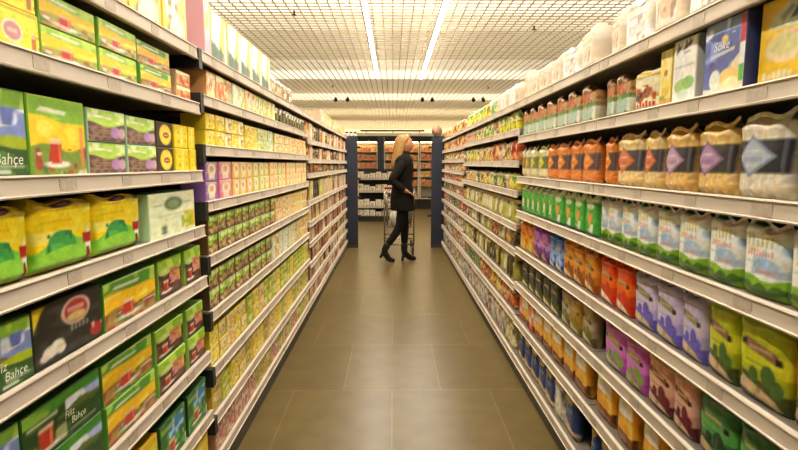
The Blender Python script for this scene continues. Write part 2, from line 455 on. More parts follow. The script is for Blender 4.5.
topped('lime_brown', 'lime topped brown tea box', 'green_tea_box', 'tea box', '#6a4a26', '#a3d03a', '#8a6a30', '#c9a04a', split=.55)
topped('lime_plum', 'lime topped plum tea box', 'green_tea_box', 'tea box', '#5f4434', '#b2d84c', '#9a7a4a', '#c8b070', split=.62)
small('beige', 'beige and gold tea box', 'herbal_box', 'tea box', 'box', '#e8c878', ('#f2e0a8', .5), ('#d99a4a', .62))
small('grey_white', 'pale grey tea box', 'herbal_box', 'tea box', 'box', '#d8d8b8', ('#f0efe0', .5), ('#a8b884', .6))
small('lime_box', 'lime yellow tea box', 'herbal_box', 'tea box', 'box', '#bcc63a', ('#e6e06a', .5), ('#7f9a2c', .6))
small('mustard', 'mustard and green box', 'herbal_box', 'tea box', 'box', '#d8b23a', ('#f0d870', .5), ('#90943a', .6))
small('pink_beige', 'pink and beige packet', 'tea_packet', 'tea packet', 'box', '#d8a484', ('#ecd2b4', .5), ('#b4686a', .6))
small('white_carton', 'white carton standing edge out', 'white_carton', 'carton', 'box', '#a89878', ('#bfae88', .5), side='#f4eee2')
small('brown_bag', 'brown speckled bag', 'nut_bag', 'bag', 'bag', '#b89a72', ('#e2cca0', .5), ('#8a6a4a', .6))
small('far_dark', 'dark coffee packet', 'coffee_packet', 'coffee packet', 'bag', '#3c3026', ('#6a5844', .55), ('#22304a', .66))
small('far_grey', 'grey coffee jar', 'coffee_jar', 'coffee jar', 'jar', '#6a6250', ('#9a9074', .5), lid='#3a342a')
small('far_orange', 'orange and brown packet', 'coffee_packet', 'coffee packet', 'bag', '#c9803a', ('#e6c070', .5), ('#8c3a20', .6))
small('far_pale', 'pale pink packet', 'biscuit_packet', 'packet', 'box', '#e2c2a0', ('#f0e0c8', .5), ('#d9a07a', .6))
small('far_red', 'dark red and gold packet', 'biscuit_packet', 'packet', 'box', '#8c3424', ('#d9a84a', .55), ('#5a2418', .6))
small('far_yellow', 'yellow and green packet', 'biscuit_packet', 'packet', 'box', '#e0c84a', ('#f2e8a0', .5), ('#7a8a34', .62))
small('far_wine', 'wine and cream packet', 'biscuit_packet', 'packet', 'box', '#7a4034', ('#d8b890', .58), ('#c27040', .6))
# ---- bag side, near rack
@design('flour', 'cream and beige paper flour bag', 'flour_bag', 'flour bag', 'brick', base='#dccbb0', seed=31)
def _(p):
    p.mott('#efe4d2', 5, 5, .45).rect(.12, .1, .88, .62, '#e6d2bc').ell(.5, .42, .3, .2, '#cda98c', .8).mott('#a98a70', 7, 8, .62, (.16, .14, .84, .58)).rect(.1, .66, .9, .72, '#bf9f80', .8).rect(0, .82, 1, 1, '#f0e8d8').mott('#cbb79c', 8, 5, .58, (0, .8, 1, 1))
@design('flour_white', 'white paper flour bag with faint print', 'flour_bag', 'flour bag', 'brick', base='#e9e1d2', seed=32)
def _(p):
    p.mott('#f7f3ea', 4, 5, .45).rect(.16, .26, .84, .5, '#d8c0b8', .7).mott('#b8a098', 9, 8, .62, (.14, .12, .86, .66)).rect(.2, .62, .8, .68, '#c4a8a0', .7).rect(0, .0, 1, .08, '#c8b49c', .8).mott('#d8ccb8', 8, 5, .58, (0, .8, 1, 1))
@design('chili', 'yellow carton with chili picture', 'food_carton', 'food carton', base='#f9cc2a', side='#d9a01c', seed=33)
def _(p):
    p.rect(0, .55, 1, 1, '#f9cf4a').poly([(.1, .66), (.5, .62), (1, .84), (1, 1), (.45, 1), (.15, .8)], '#dfe8c8').poly([(.1, .66), (.2, .62), (1, .8), (1, .86), (.5, .7)], '#4f9a3a')
    p.poly([(.36, .72), (.44, .72), (.6, .96), (.52, .97)], '#33402c').ell(.27, .78, .1, .08, '#f0f0e2').poly([(.28, .7), (.42, .84), (.38, .88), (.24, .78)], '#5c6a50', .7)
    p.ell(.36, .42, .28, .18, '#f0dcae').ell(.3, .45, .18, .12, '#dfd68a').poly([(.25, .58), (.8, .5), (1, .62), (1, .68), (.6, .6)], '#dd6a2e')
    p.ell(.85, .36, .2, .08, '#cf5a26').ell(.8, .28, .3, .07, '#c84a1e').ell(.78, .32, .2, .06, '#f0c63a').rect(.0, .0, 1, .2, '#f2c81e').strokes(.06, .07, .45, .15, 6, '#f7efd0', .7)
@design('blue_flour', 'blue carton with golden dough picture', 'food_carton', 'food carton', base='#5566ac', side='#2a3a72', seed=34, text=[('S\u00f6ke', .24, .6, .17, '#f6f2d8')])
def _(p):
    p.mott('#8fa0dc', 4, 6, .5, (0, .3, 1, 1)).mott('#3d4a94', 5, 5, .6, (0, .2, 1, .9)).rect(0, .84, 1, 1, '#8fa8d8', .7).mott('#e8eef6', 7, 8, .62, (0, .78, .9, 1))
    p.poly([(.1, .28), (.9, .62), (.9, .68), (.1, .36)], '#6a5f8c', .7).ell(.5, .74, .08, .05, '#e2c24a').poly([(.15, .5), (.75, .56), (.75, .6), (.15, .55)], '#dfe0ea', .8)
    p.below(lambda u: .1 + .34 * u - .1 * np.sin(u * 5), '#ecdab4').ell(.66, .2, .26, .13, '#f0c678').ell(.3, .2, .14, .14, '#dfe4d0').ell(.7, .13, .2, .07, '#f6e2b4').rect(0, 0, 1, .06, '#ece2d4')
    p.rect(.88, .62, 1, .98, '#c9303a').rect(.88, .34, 1, .62, '#f1eee2').rect(.88, .12, 1, .34, '#5aa63a')
@design('purple_pack', 'slim purple and pink carton', 'food_carton', 'food carton', base='#b464a8', side='#8a4a98', seed=35)
def _(p):
    p.rect(0, .85, 1, 1, '#5a2a78').poly([(.2, .1), (1, .2), (1, .85), (.2, .8)], '#d98aa8').rect(0, .02, 1, .14, '#e6c4dc').rect(.7, .1, .85, .8, '#f0d8b0', .7)
@design('white_green', 'white carton with dark script and green leaf', 'food_carton', 'food carton', base='#f1efe6', side='#dfe0d4', seed=36)
def _(p):
    p.poly([(.1, .78), (.3, .86), (.34, .92), (.14, .88)], '#2c3048').rect(.18, .82, .24, .95, '#2c3048').poly([(.42, .82), (.8, .9), (.84, .95), (.5, .9)], '#2c3048').rect(.52, .84, .58, .97, '#2c3048').rect(.68, .86, .74, .98, '#2c3048').rect(.45, .77, .75, .8, '#6a6a80', .7)
    p.rect(.1, .56, .9, .59, '#c4c4bc').ell(.42, .26, .34, .12, '#a5cc7a').ell(.7, .3, .26, .1, '#8fbf6a').ell(.5, .12, .26, .08, '#cfe0c8')
@design('red_word', 'white and yellow bag with red lettering', 'snack_bag', 'snack bag', 'bag', base='#efe6c2', seed=37)
def _(p):
    p.rect(0, .8, 1, 1, '#e8cf5a').mott('#d9a05a', 7, 7, .5, (.05, .3, .95, .6)).ell(.3, .34, .2, .14, '#3a2c20').ell(.6, .42, .14, .12, '#4a5a34').strokes(.08, .1, .92, .24, 7, '#c23422', .75).mott('#b5502c', 8, 8, .6, (.1, .24, .9, .6))
@design('yellow_carton', 'slim pale yellow carton', 'food_carton', 'food carton', base='#f2da62', side='#e0c040', seed=38)
def _(p):
    p.mott('#f8ea9a', 4, 5, .5).rect(.2, .2, .8, .34, '#e2c24a').ell(.5, .6, .16, .06, '#b5802a').rect(0, .0, 1, .14, '#d98a4a', .8).rect(0, .12, .5, .2, '#86a83a')
@design('brown_blue', 'brown bag with green and blue band', 'soup_bag', 'food bag', 'brick', mat='film', base='#b5844e', seed=39)
def _(p):
    p.mott('#dcb48c', 9, 9, .48, (0, .5, 1, 1)).mott('#74502f', 9, 9, .58, (0, .5, 1, 1)).mott('#c8603c', 8, 8, .7, (0, .5, 1, .85)).rect(0, .44, 1, .56, '#5f8a44').mott('#c8b84a', 8, 8, .6, (0, .4, 1, .58)).rect(0, .08, 1, .44, '#a9c6b4').mott('#dfe6c8', 6, 6, .5, (0, .1, 1, .44)).mott('#7a8a3a', 6, 5, .6, (0, 0, 1, .16))
def grain(name, look, g1, g2, band, diam, dt, endc=None, dbl=False):
    def f(p):
        p.mott(g2, 24, 24, .5)
        p.mott('#3d3a38', 6, 10, .62, (0, .86, 1, 1))
        p.rect(0, .3, 1, .7, band)
        p.rect(.9, .32, .94, .68, '#8a8a90', .5)
        p.poly([(.1, .5), (.36, .25), (.84, .5), (.36, .76)], dt)
        p.poly([(.14, .5), (.37, .3), (.76, .5), (.37, .71)], diam)
        p.rect(.26, .55, .56, .58, '#f0ece4', .5).rect(.22, .44, .6, .5, dt, .55).rect(.26, .38, .5, .41, '#f0ece4', .4)
    design(name, look, 'grain_bag', 'grain bag', 'bag', base=g1, seed=41)(f)
grain('rice_grey', 'white rice bag with grey blue diamond label', '#ddd2b4', '#f0e8d4', '#34363c', '#9fb0b8', '#6f8088')
grain('rice_blue', 'white rice bag with pale blue diamond label', '#e2d6bc', '#f3ecdc', '#34363e', '#b4c0d0', '#8494b0')
grain('bulgur_lilac', 'golden grain bag with lilac diamond label', '#deb060', '#ecc884', '#3c3a40', '#c4a4c4', '#9a78a4')
grain('bulgur_purple', 'golden grain bag with mauve diamond label', '#e2ba6a', '#f0d292', '#3c3a40', '#b08ab4', '#8a6494')
grain('bulgur_red', 'golden grain bag with coral diamond label', '#e8c47c', '#f4dca8', '#47424a', '#dc7a54', '#c4603e')
grain('lentil_orange', 'orange lentil bag with orange diamond label', '#e67e2c', '#f0a050', '#54464a', '#f0922c', '#d8701c')
grain('bean_yellow', 'pale bean bag with yellow diamond label', '#e6d6ae', '#f4ead0', '#9a8a5a', '#f2c81e', '#d8a01c')
grain('pea_lime', 'pale pea bag with lime diamond label', '#e0d8a4', '#efe8c4', '#7d8040', '#dce02a', '#b8bc28')
def field(name, look, grass='#86b82c'):
    def f(p):
        p.mott('#ffffff', 5, 5, .5).mott('#b9cfe6', 5, 6, .55, (0, .3, 1, .7)).mott('#f0e6c0', 5, 5, .6, (0, .6, 1, .95))
        p.strokes(.14, .66, .84, .8, 6, '#b9c48a', .5, .8).strokes(.16, .54, .8, .62, 9, '#e08a78', .6, .8)
        p.ell(.62, .42, .3, .1, '#8fb4dc', .7).rect(.4, .32, .85, .37, '#d98a78', .7).rect(.1, .44, .6, .47, '#9fb8d8', .6)
        p.below(lambda u: .26 + .03 * np.sin(u * 7), grass).below(lambda u: .13 + .07 * np.abs(np.sin(u * 9)), '#3f6a22').below(lambda u: .07 + .04 * np.sin(u * 6 + 1), '#8aae34', .7)
        p.poly([(.12, .9), (.42, .9), (.5, .97), (.3, 1), (.14, 1)], '#2f5a34').poly([(.5, .9), (1, .86), (1, 1), (.55, 1)], '#d9a890', .6)
    design(name, look, 'rice_pouch', 'rice pouch', 'bag', base='#f4f6f6', seed=44)(f)
field('field', 'white pouch with grass along its foot')
@design('green_carrot', 'green pouch with orange carrot picture', 'soup_pouch', 'soup pouch', 'bag', base='#3ea63a', seed=45)
def _(p):
    p.rect(0, .84, 1, 1, '#eef0d4').mott('#6cc24c', 5, 5, .5, (0, .3, 1, .84)).ell(.5, .74, .3, .08, '#dcecc0', .8).poly([(.35, .56), (.7, .56), (.56, .24), (.46, .24)], '#e8a04a').mott('#d8ecc8', 7, 7, .6, (0, .04, 1, .3)).rect(0, 0, 1, .06, '#1f6a2c')
@design('green_white', 'green pouch with pale bowl picture', 'soup_pouch', 'soup pouch', 'bag', base='#4aa840', seed=46)
def _(p):
    p.rect(0, .84, 1, 1, '#e6ecc4').mott('#82c850', 5, 5, .5, (0, .3, 1, .84)).poly([(.3, .5), (.7, .54), (.64, .24), (.4, .24)], '#e4dcb8').mott('#d8ecc8', 7, 7, .6, (0, .04, 1, .25))
def pulse(name, look, base, low, spot, lab='#7a5a3a', cream='#e4cfa4', hi=None):
    def f(p):
        if hi:
            p.mott(hi, 3, 4, .5, (0, .4, 1, .95))
        p.below(lambda u: .34 - .12 * u, low)
        p.ell(.38, .32, .1, .09, spot).ell(.66, .36, .14, .12, spot).ell(.82, .26, .12, .1, spot)
        p.below(lambda u: .25 - .17 * u, low)
        p.poly([(.08, .19), (.16, .26), (.82, .13), (.9, .04), (.8, .02), (.1, .12)], cream).mott(lab, 12, 12, .62, (.14, .05, .82, .22), .6)
        p.poly([(.1, .66), (.2, .72), (.8, .64), (.9, .55), (.78, .52), (.2, .6)], lab).rect(.08, .61, .2, .69, '#2c1c1c').rect(.78, .52, .9, .6, '#2c1c1c').rect(.26, .6, .72, .64, '#c9a878', .7)
        p.rect(.2, .44, .7, .47, low, .5)
        p.rect(.28, .93, .66, .965, '#3c3028')
    design(name, look, 'bulgur_pouch', 'bulgur pouch', 'bag', base=base, seed=47)(f)
pulse('lime_pulse', 'lime green pouch with brown banner', '#b5bd1c', '#3f4a1c', '#4a6a30', '#8a6248', '#cdb488', hi='#d2d42a')
pulse('orange_dark', 'dark orange pouch', '#b8600e', '#4a1c10', '#7a3a10', '#5a3a28', '#b08a68')
pulse('lilac', 'pale lilac pouch with violet fruit', '#c4b8e0', '#6d64c4', '#6a5ec4', '#8c8a68', '#c9b48c', hi='#d4c8e4')
pulse('red', 'red orange pouch', '#e8480f', '#d82c10', '#c8340e', '#c47a3a', '#f0e2c4', hi='#f06a14')
pulse('amber', 'amber orange pouch', '#dc8a24', '#a8561a', '#8a4a1c', '#7a6a30', '#e8c47a', hi='#e6a03c')
pulse('blue', 'blue pouch', '#3f6cc8', '#2a4a9c', '#a8c0e6', '#8a8a6a', '#d4d4dc', hi='#86a4dc')
pulse('violet', 'violet pouch', '#a85cb8', '#6a2c7a', '#5c2a6a', '#8a4a6a', '#c88a5a', hi='#c48acc')
pulse('orange_gold', 'orange and gold pouch', '#e07a24', '#d4a42a', '#e0c44a', '#a84a20', '#e4d07a', hi='#e69a3a')
pulse('green', 'dark green pouch', '#347040', '#1c4a2c', '#16402c', '#5a8a50', '#b09a68', hi='#5aa850')
pulse('pink_wine', 'pink pouch with wine red foot', '#dca088', '#5c1426', '#6a1a2c', '#7a4a28', '#c8a088', hi='#e2ae98')
pulse('magenta', 'magenta pouch with green banner', '#c45cc0', '#b04cae', '#7aa03c', '#8a8a2c', '#86a84a', hi='#d07ad0')
pulse('tan', 'tan pouch', '#a89068', '#5c4a3c', '#6a6a30', '#6a5030', '#c8b07a', hi='#b8a88a')
pulse('black', 'dark navy pouch', '#262a24', '#3a5a3c', '#4a4a24', '#5a5a3a', '#dfc894', hi='#1c2638')
pulse('ochre', 'ochre pouch', '#b08a34', '#6a7a34', '#8a6a20', '#a88a4a', '#c4c070')
@design('kraft', 'white topped golden pouch', 'pasta_pouch', 'pasta pouch', 'bag', base='#e8a024', seed=48)
def _(p):
    p.poly([(.1, .55), (.9, .6), (.85, .96), (.2, .96)], '#efe8dc').below(lambda u: .6 - .1 * u, '#eaa42a').mott('#f6ca5a', 6, 6, .5, (0, .25, 1, .6)).below(lambda u: .3 - .06 * u, '#8c4a1c').mott('#c4341c', 6, 6, .56, (0, 0, 1, .28)).mott('#46321c', 7, 7, .6, (0, 0, 1, .28))
@design('kraft_pink', 'coral topped golden pouch', 'pasta_pouch', 'pasta pouch', 'bag', base='#e8945a', seed=49)
def _(p):
    p.rect(.1, .5, .9, .95, '#e87a5a').mott('#f0e0c0', 5, 5, .55).below(lambda u: .3 - .06 * u, '#c4341c')
@design('navy', 'navy blue pouch with cream foot', 'wheat_pouch', 'wheat pouch', 'bag', base='#1c2f66', seed=50)
def _(p):
    p.mott('#2a4484', 4, 5, .5).rect(.1, .82, .9, .98, '#5c5a3a').ell(.5, .84, .3, .1, '#c4ac34').rect(.2, .55, .7, .6, '#7a8cc0', .7).rect(.2, .46, .55, .5, '#7a8cc0', .6).below(lambda u: .36 - .2 * u, '#d2b684').below(lambda u: .1 + 0 * u, '#8a7a4a')
# ---- bag side, further racks
small('veg_yellow', 'yellow and green packet', 'noodle_packet', 'noodle packet', 'bag', '#f0d824', ('#f6ec7a', .5), ('#58a83a', .62))
small('veg_green', 'green and white packet', 'noodle_packet', 'noodle packet', 'bag', '#6aa84a', ('#e2e8b8', .52), ('#f0d830', .62))
small('orange_snack', 'orange and red packet', 'noodle_packet', 'noodle packet', 'bag', '#d8702c', ('#f0c070', .5), ('#a8301c', .6))
small('gold_snack', 'gold and brown packet', 'noodle_packet', 'noodle packet', 'bag', '#dcae44', ('#f2e0a0', .5), ('#6a4a24', .62))
small('mixed', 'cream and olive packet', 'sauce_packet', 'sauce packet', 'bag', '#c8b45c', ('#ecdcae', .5), ('#6a6a2c', .6))
small('mixed_red', 'cream and red packet', 'sauce_packet', 'sauce packet', 'bag', '#d8b088', ('#f0e2c4', .5), ('#b8402c', .62))
small('jar_olive', 'olive pickle jar', 'pickle_jar', 'jar', 'jar', '#a89a3c', ('#d8cc7a', .5), ('#5c5a24', .6), lid='#c8b878')
small('jar_lemon', 'yellow green pickle jar', 'pickle_jar', 'jar', 'jar', '#c4bc4a', ('#ece8a8', .5), ('#7c8a30', .62), lid='#b8a460')
small('jar_dark', 'dark olive jar', 'pickle_jar', 'jar', 'jar', '#5a4c22', ('#a8943c', .55), ('#2f2814', .6), lid='#8a7a30')
small('jar_red', 'red pepper jar', 'pickle_jar', 'jar', 'jar', '#b84a24', ('#e0a04a', .55), ('#7a2414', .6), lid='#d8b04a')
small('jar_white', 'white labelled jar', 'pickle_jar', 'jar', 'jar', '#8a8a3c', ('#f0ecd8', .42), lid='#a89a50')
small('low_green', 'green foil packet', 'sauce_packet', 'sauce packet', 'bag', '#5c7a3a', ('#a8b46a', .55), ('#3a4a24', .6))
small('low_orange', 'orange foil packet', 'sauce_packet', 'sauce packet', 'bag', '#d8692c', ('#f0b050', .5), ('#a83420', .6))
small('low_pink', 'pink and cream packet', 'sauce_packet', 'sauce packet', 'bag', '#c8988a', ('#e6d4bc', .5), ('#8a5a5a', .6))
small('low_white', 'white and grey packet', 'sauce_packet', 'sauce packet', 'bag', '#cfc8b4', ('#ece8da', .5), ('#7a8090', .62))
small('back_orange', 'orange packet', 'snack_packet', 'snack packet', 'box', '#e07a2c', ('#f0b060', .5), ('#b84a1c', .6))
small('back_gold', 'golden packet', 'snack_packet', 'snack packet', 'box', '#ecb84a', ('#f6dc9a', .5), ('#d07a2c', .62))
small('back_white', 'white packet', 'bakery_packet', 'bakery packet', 'box', '#e6dcc4', ('#f6f2e4', .5), ('#b89a78', .62))
small('back_cream', 'cream packet', 'bakery_packet', 'bakery packet', 'box', '#d8c49c', ('#efe4c8', .5), ('#a8744a', .62))

# ------------------------------------------------------------------ package meshes
CACHE = {}
def put_color(me, cols):
    at = me.color_attributes.new('Col', 'FLOAT_COLOR', 'POINT')
    buf = np.ones((len(me.vertices), 4))
    buf[:, :3] = np.clip(cols, 0, 1)
    at.data.foreach_set('color', buf.ravel())

def canvas(name, nu, nv):
    d = D[name]
    p = Print(nu, nv, d['base'], d['seed'])
    d['fn'](p)
    if nu * nv > 300:                     # fine printed picture grain
        g = (p.noise(9, 9) - .5) * .20 + (p.noise(22, 22) - .5) * .22 + .04
        p.a = np.clip(p.a * (1 + g[..., None]), 0, 1)
        p.a[..., 0] *= 1 + (p.noise(7, 7) - .5) * .14
        p.a[..., 2] *= 1 + (p.noise(8, 8) - .5) * .3
    return np.clip(p.a, 0, 1)

def text_mesh(s, size):
    cu = bpy.data.curves.new('t', 'FONT')
    cu.body = s
    cu.size = size
    cu.shear = 0.18
    cu.resolution_u = 2
    o = bpy.data.objects.new('t', cu)
    COL.objects.link(o)
    dg = bpy.context.evaluated_depsgraph_get()
    me = o.evaluated_get(dg).to_mesh()
    V = [tuple(v.co) for v in me.vertices]
    Fc = [tuple(p.vertices) for p in me.polygons]
    o.evaluated_get(dg).to_mesh_clear()
    bpy.data.objects.remove(o)
    bpy.data.curves.remove(cu)
    return V, Fc

def carton_mesh(name, w, h, d, res):
    key = ('c', name, round(w, 3), round(h, 3), round(d, 3), res)
    if key in CACHE:
        return CACHE[key]
    nu = max(5, int(res * min(1.3, w / max(w, h) * 1.2)))
    nv = max(5, int(res * min(1.3, h / max(w, h) * 1.2)))
    A = canvas(name, nu, nv)
    b = min(0.0025, w * .03)
    V, C, Fc = [], [], []
    for i in range(nu):
        for j in range(nv):
            V.append((-w / 2 + b + (w - 2 * b) * i / (nu - 1), 0, b + (h - 2 * b) * j / (nv - 1)))
            C.append(A[i, j])
    for i in range(nu - 1):
        for j in range(nv - 1):
            a = i * nv + j
            Fc.append((a, a + nv, a + nv + 1, a + 1))
    sc, tc = lin(D[name]['side']), lin(D[name]['top'])
    def quad(ps, c):
        n = len(V)
        V.extend(ps)
        C.extend([c] * len(ps))
        Fc.append(tuple(range(n, n + len(ps))))
    i0 = [(-w / 2 + b, 0, b), (w / 2 - b, 0, b), (w / 2 - b, 0, h - b), (-w / 2 + b, 0, h - b)]
    o0 = [(-w / 2, b, 0), (w / 2, b, 0), (w / 2, b, h), (-w / 2, b, h)]
    o1 = [(-w / 2, d, 0), (w / 2, d, 0), (w / 2, d, h), (-w / 2, d, h)]
    for k in range(4):
        l = (k + 1) % 4
        c = tc if k == 2 else sc
        quad([i0[l], i0[k], o0[k], o0[l]], c)
        quad([o0[l], o0[k], o1[k], o1[l]], c)
    quad([o1[1], o1[0], o1[3], o1[2]], sc)
    for (s, u, v, size, c) in (D[name]['text'] or []):
        tv, tf = text_mesh(s, 1.0)
        n = len(V)
        sz = size * h
        for (x, y, z) in tv:
            px = -w / 2 + u * w + x * sz
            V.append((max(-w / 2 + b, min(w / 2 - b, px)), -0.0006, v * h + y * sz))
            C.append(lin(c))
        Fc.extend(tuple(n + i for i in f) for f in tf)
    me = bpy.data.meshes.new(D[name]['kind'])
    me.from_pydata(V, [], Fc)
    put_color(me, np.array(C))
    me.materials.append(M[D[name]['mat']])
    me.update()
    CACHE[key] = me
    return me

def bag_mesh(name, w, h, d, res, split):
    """returns (body, seal or None)"""
    key = ('b', name, round(w, 3), round(h, 3), round(d, 3), res, split)
    if key in CACHE:
        return CACHE[key]
    brick = D[name]['shape'] == 'brick'
    nu = max(7, int(res * min(1.2, w / max(w, h) * 1.2)))
    nv = max(9, int(res * 1.1))
    A = canvas(name, nu, nv)
    rng = np.random.RandomState(D[name]['seed'] + 5)
    U, V_ = np.meshgrid(np.linspace(0, 1, nu), np.linspace(0, 1, nv), indexing='ij')
    pouch = 'pouch' in D[name]['kind']
    side = 1 - np.abs(2 * U - 1) ** (12 if brick else 5.0 if pouch else 4.0)
    e0 = .78 if brick else .42 if pouch else .25
    prof_u = e0 + (1 - e0) * side ** .6
    vt = .93 if not brick else .985
    bot = np.clip((V_ + .05) / .16, 0, 1) ** .5
    t0 = .84 if brick else (.80 if 'pouch' in D[name]['kind'] else .77)
    k = np.clip((V_ - t0) / (vt - t0), 0, 1)
    topf = 1 - k ** 2.6 * (.97 if not brick else .62)
    B = prof_u * bot * topf
    def vn(su, sv):
        L = rng.rand(su + 2, sv + 2)
        x, y = U * su, V_ * sv
        i, j = np.minimum(x.astype(int), su), np.minimum(y.astype(int), sv)
        fx, fy = x - i, y - j
        fx, fy = fx * fx * (3 - 2 * fx), fy * fy * (3 - 2 * fy)
        return L[i, j] * (1 - fx) * (1 - fy) + L[i + 1, j] * fx * (1 - fy) + L[i, j + 1] * (1 - fx) * fy + L[i + 1, j + 1] * fx * fy - .5
    wr = (vn(5, 7) * .010 + vn(11, 15) * .005) * (.4 + .6 * k) * min(1, w / .1) if not brick else vn(4, 5) * .004
    # tops of limp bags sag and wander
    zt = h * V_ + np.where(V_ > t0, (vn(3, 1) * (.028 if 'pouch' in D[name]['kind'] else .05 if brick else .022)) * k, 0)
    xx = w * (U - .5) * (1 - .05 * (1 - side) * np.sin(np.clip(V_, 0, 1) * PI * 2) - (.035 * k if not brick else .03 * k)) + vn(3, 6) * .004 * (1 - k)
    front = d / 2 - B * d / 2 + wr * .5
    back = d / 2 + B * d / 2
    lean = .012 * k                               # seals tip forwards a little
    front, back = front - lean, back - lean
    js = int(round(vt * (nv - 1))) if split else nv - 1
    def part(j0, j1, solid_cap):
        n = j1 - j0 + 1
        V, C, Fc = [], [], []
        for arr, sgn in ((front, 1), (back, -1)):
            off = len(V)
            for i in range(nu):
                for j in range(j0, j1 + 1):
                    V.append((xx[i, j], arr[i, j], zt[i, j]))
                    C.append(A[i, j] if sgn == 1 else lin(D[name]['base']))
            for i in range(nu - 1):
                for j in range(n - 1):
                    a = off + i * n + j
                    q = (a, a + n, a + n + 1, a + 1)
                    Fc.append(q if sgn == 1 else q[::-1])
        off = nu * n
        for j in range(n - 1):
            Fc.append((j, j + 1, off + j + 1, off + j))
            a = (nu - 1) * n + j
            Fc.append((a + 1, a, off + a, off + a + 1))
        for i in range(nu - 1):
            a, b = i * n, (i + 1) * n
            Fc.append((b, a, off + a, off + b))
            a, b = a + n - 1, b + n - 1
            Fc.append((a, b, off + b, off + a))
        me = bpy.data.meshes.new(D[name]['kind'])
        me.from_pydata(V, [], Fc)
        put_color(me, np.array(C))
        me.materials.append(M[D[name]['mat']])
        me.polygons.foreach_set('use_smooth', [True] * len(me.polygons))
        me.update()
        return me
    body = part(0, js, True)
    seal = part(js, nv - 1, True) if split else None
    CACHE[key] = (body, seal)
    return CACHE[key]

def jar_mesh(name, w, h, res):
    key = ('j', name, round(w, 3), round(h, 3))
    if key in CACHE:
        return CACHE[key]
    seg, r = 14, w / 2
    A = canvas(name, seg + 1, 12)
    prof = [(0, 0), (r * .9, 0), (r, h * .05), (r, h * .2), (r, h * .45), (r, h * .68), (r * .93, h * .77), (r * .74, h * .83), (r * .74, h * .86)]
    def lathe(prof, colf):
        V, C, Fc = [], [], []
        for k in range(seg):
            a = -PI / 2 + 2 * PI * k / seg
            for (pr, pz) in prof:
                V.append((pr * math.cos(a), r + pr * math.sin(a), pz))
                C.append(colf(k, pz))
        n = len(prof)
        for k in range(seg):
            for i in range(n - 1):
                a, b = k * n + i, ((k + 1) % seg) * n + i
                Fc.append((a, b, b + 1, a + 1))
        Fc.append(tuple(k * n + n - 1 for k in range(seg)))
        me = bpy.data.meshes.new(D[name]['kind'])
        me.from_pydata(V, [], Fc)
        put_color(me, np.array(C))
        me.materials.append(M['glass'])
        me.polygons.foreach_set('use_smooth', [True] * len(me.polygons))
        me.update()
        return me
    body = lathe(prof, lambda k, z: A[k, min(11, int(z / h * 12))])
    lc = lin(D[name].get('lid', '#b8a060'))
    lid = lathe([(r * .82, h * .85), (r * .84, h * .86), (r * .84, h * .98), (r * .8, h)], lambda k, z: lc)
    CACHE[key] = (body, lid)
    return CACHE[key]

# ------------------------------------------------------------------ placing goods on the racks
ORD = ('zeroth first second third fourth fifth sixth seventh eighth ninth tenth eleventh twelfth thirteenth fourteenth fifteenth sixteenth seventeenth eighteenth nineteenth twentieth '
       'twenty-first twenty-second twenty-third twenty-fourth twenty-fifth twenty-sixth twenty-seventh twenty-eighth twenty-ninth thirtieth thirty-first thirty-second thirty-third thirty-fourth thirty-fifth thirty-sixth thirty-seventh thirty-eighth thirty-ninth fortieth').split()

def place(name, x, y, z, rz, w, h, d, res, parts, label, group):
    d_ = D[name]
    if d_['shape'] == 'box':
        o = link(d_['kind'], carton_mesh(name, w, h, d, res), None, None, (x, y, z), rz)
    elif d_['shape'] == 'jar':
        body, lid = jar_mesh(name, w, h, res)
        o = link(d_['kind'], body, None, None, (x, y, z), rz)
        link('lid', lid, None, o)
    else:
        body, seal = bag_mesh(name, w, h, d, res, parts)
        o = link(d_['kind'], body, None, None, (x, y, z), rz)
        if seal:
            link('top_seal', seal, None, o)
    tag(o, label, d_['cat'], group)
    return o

RANGE = {'front tea rack': (-.47, 1.985), 'middle tea rack': (2.045, 4.48), 'far tea rack': (4.53, 8.22), 'front rice rack': (-.47, 1.98), 'second bag rack': (2.02, 3.235), 'third bag rack': (3.27, 5.735), 'far bag rack': (5.775, 8.22)}

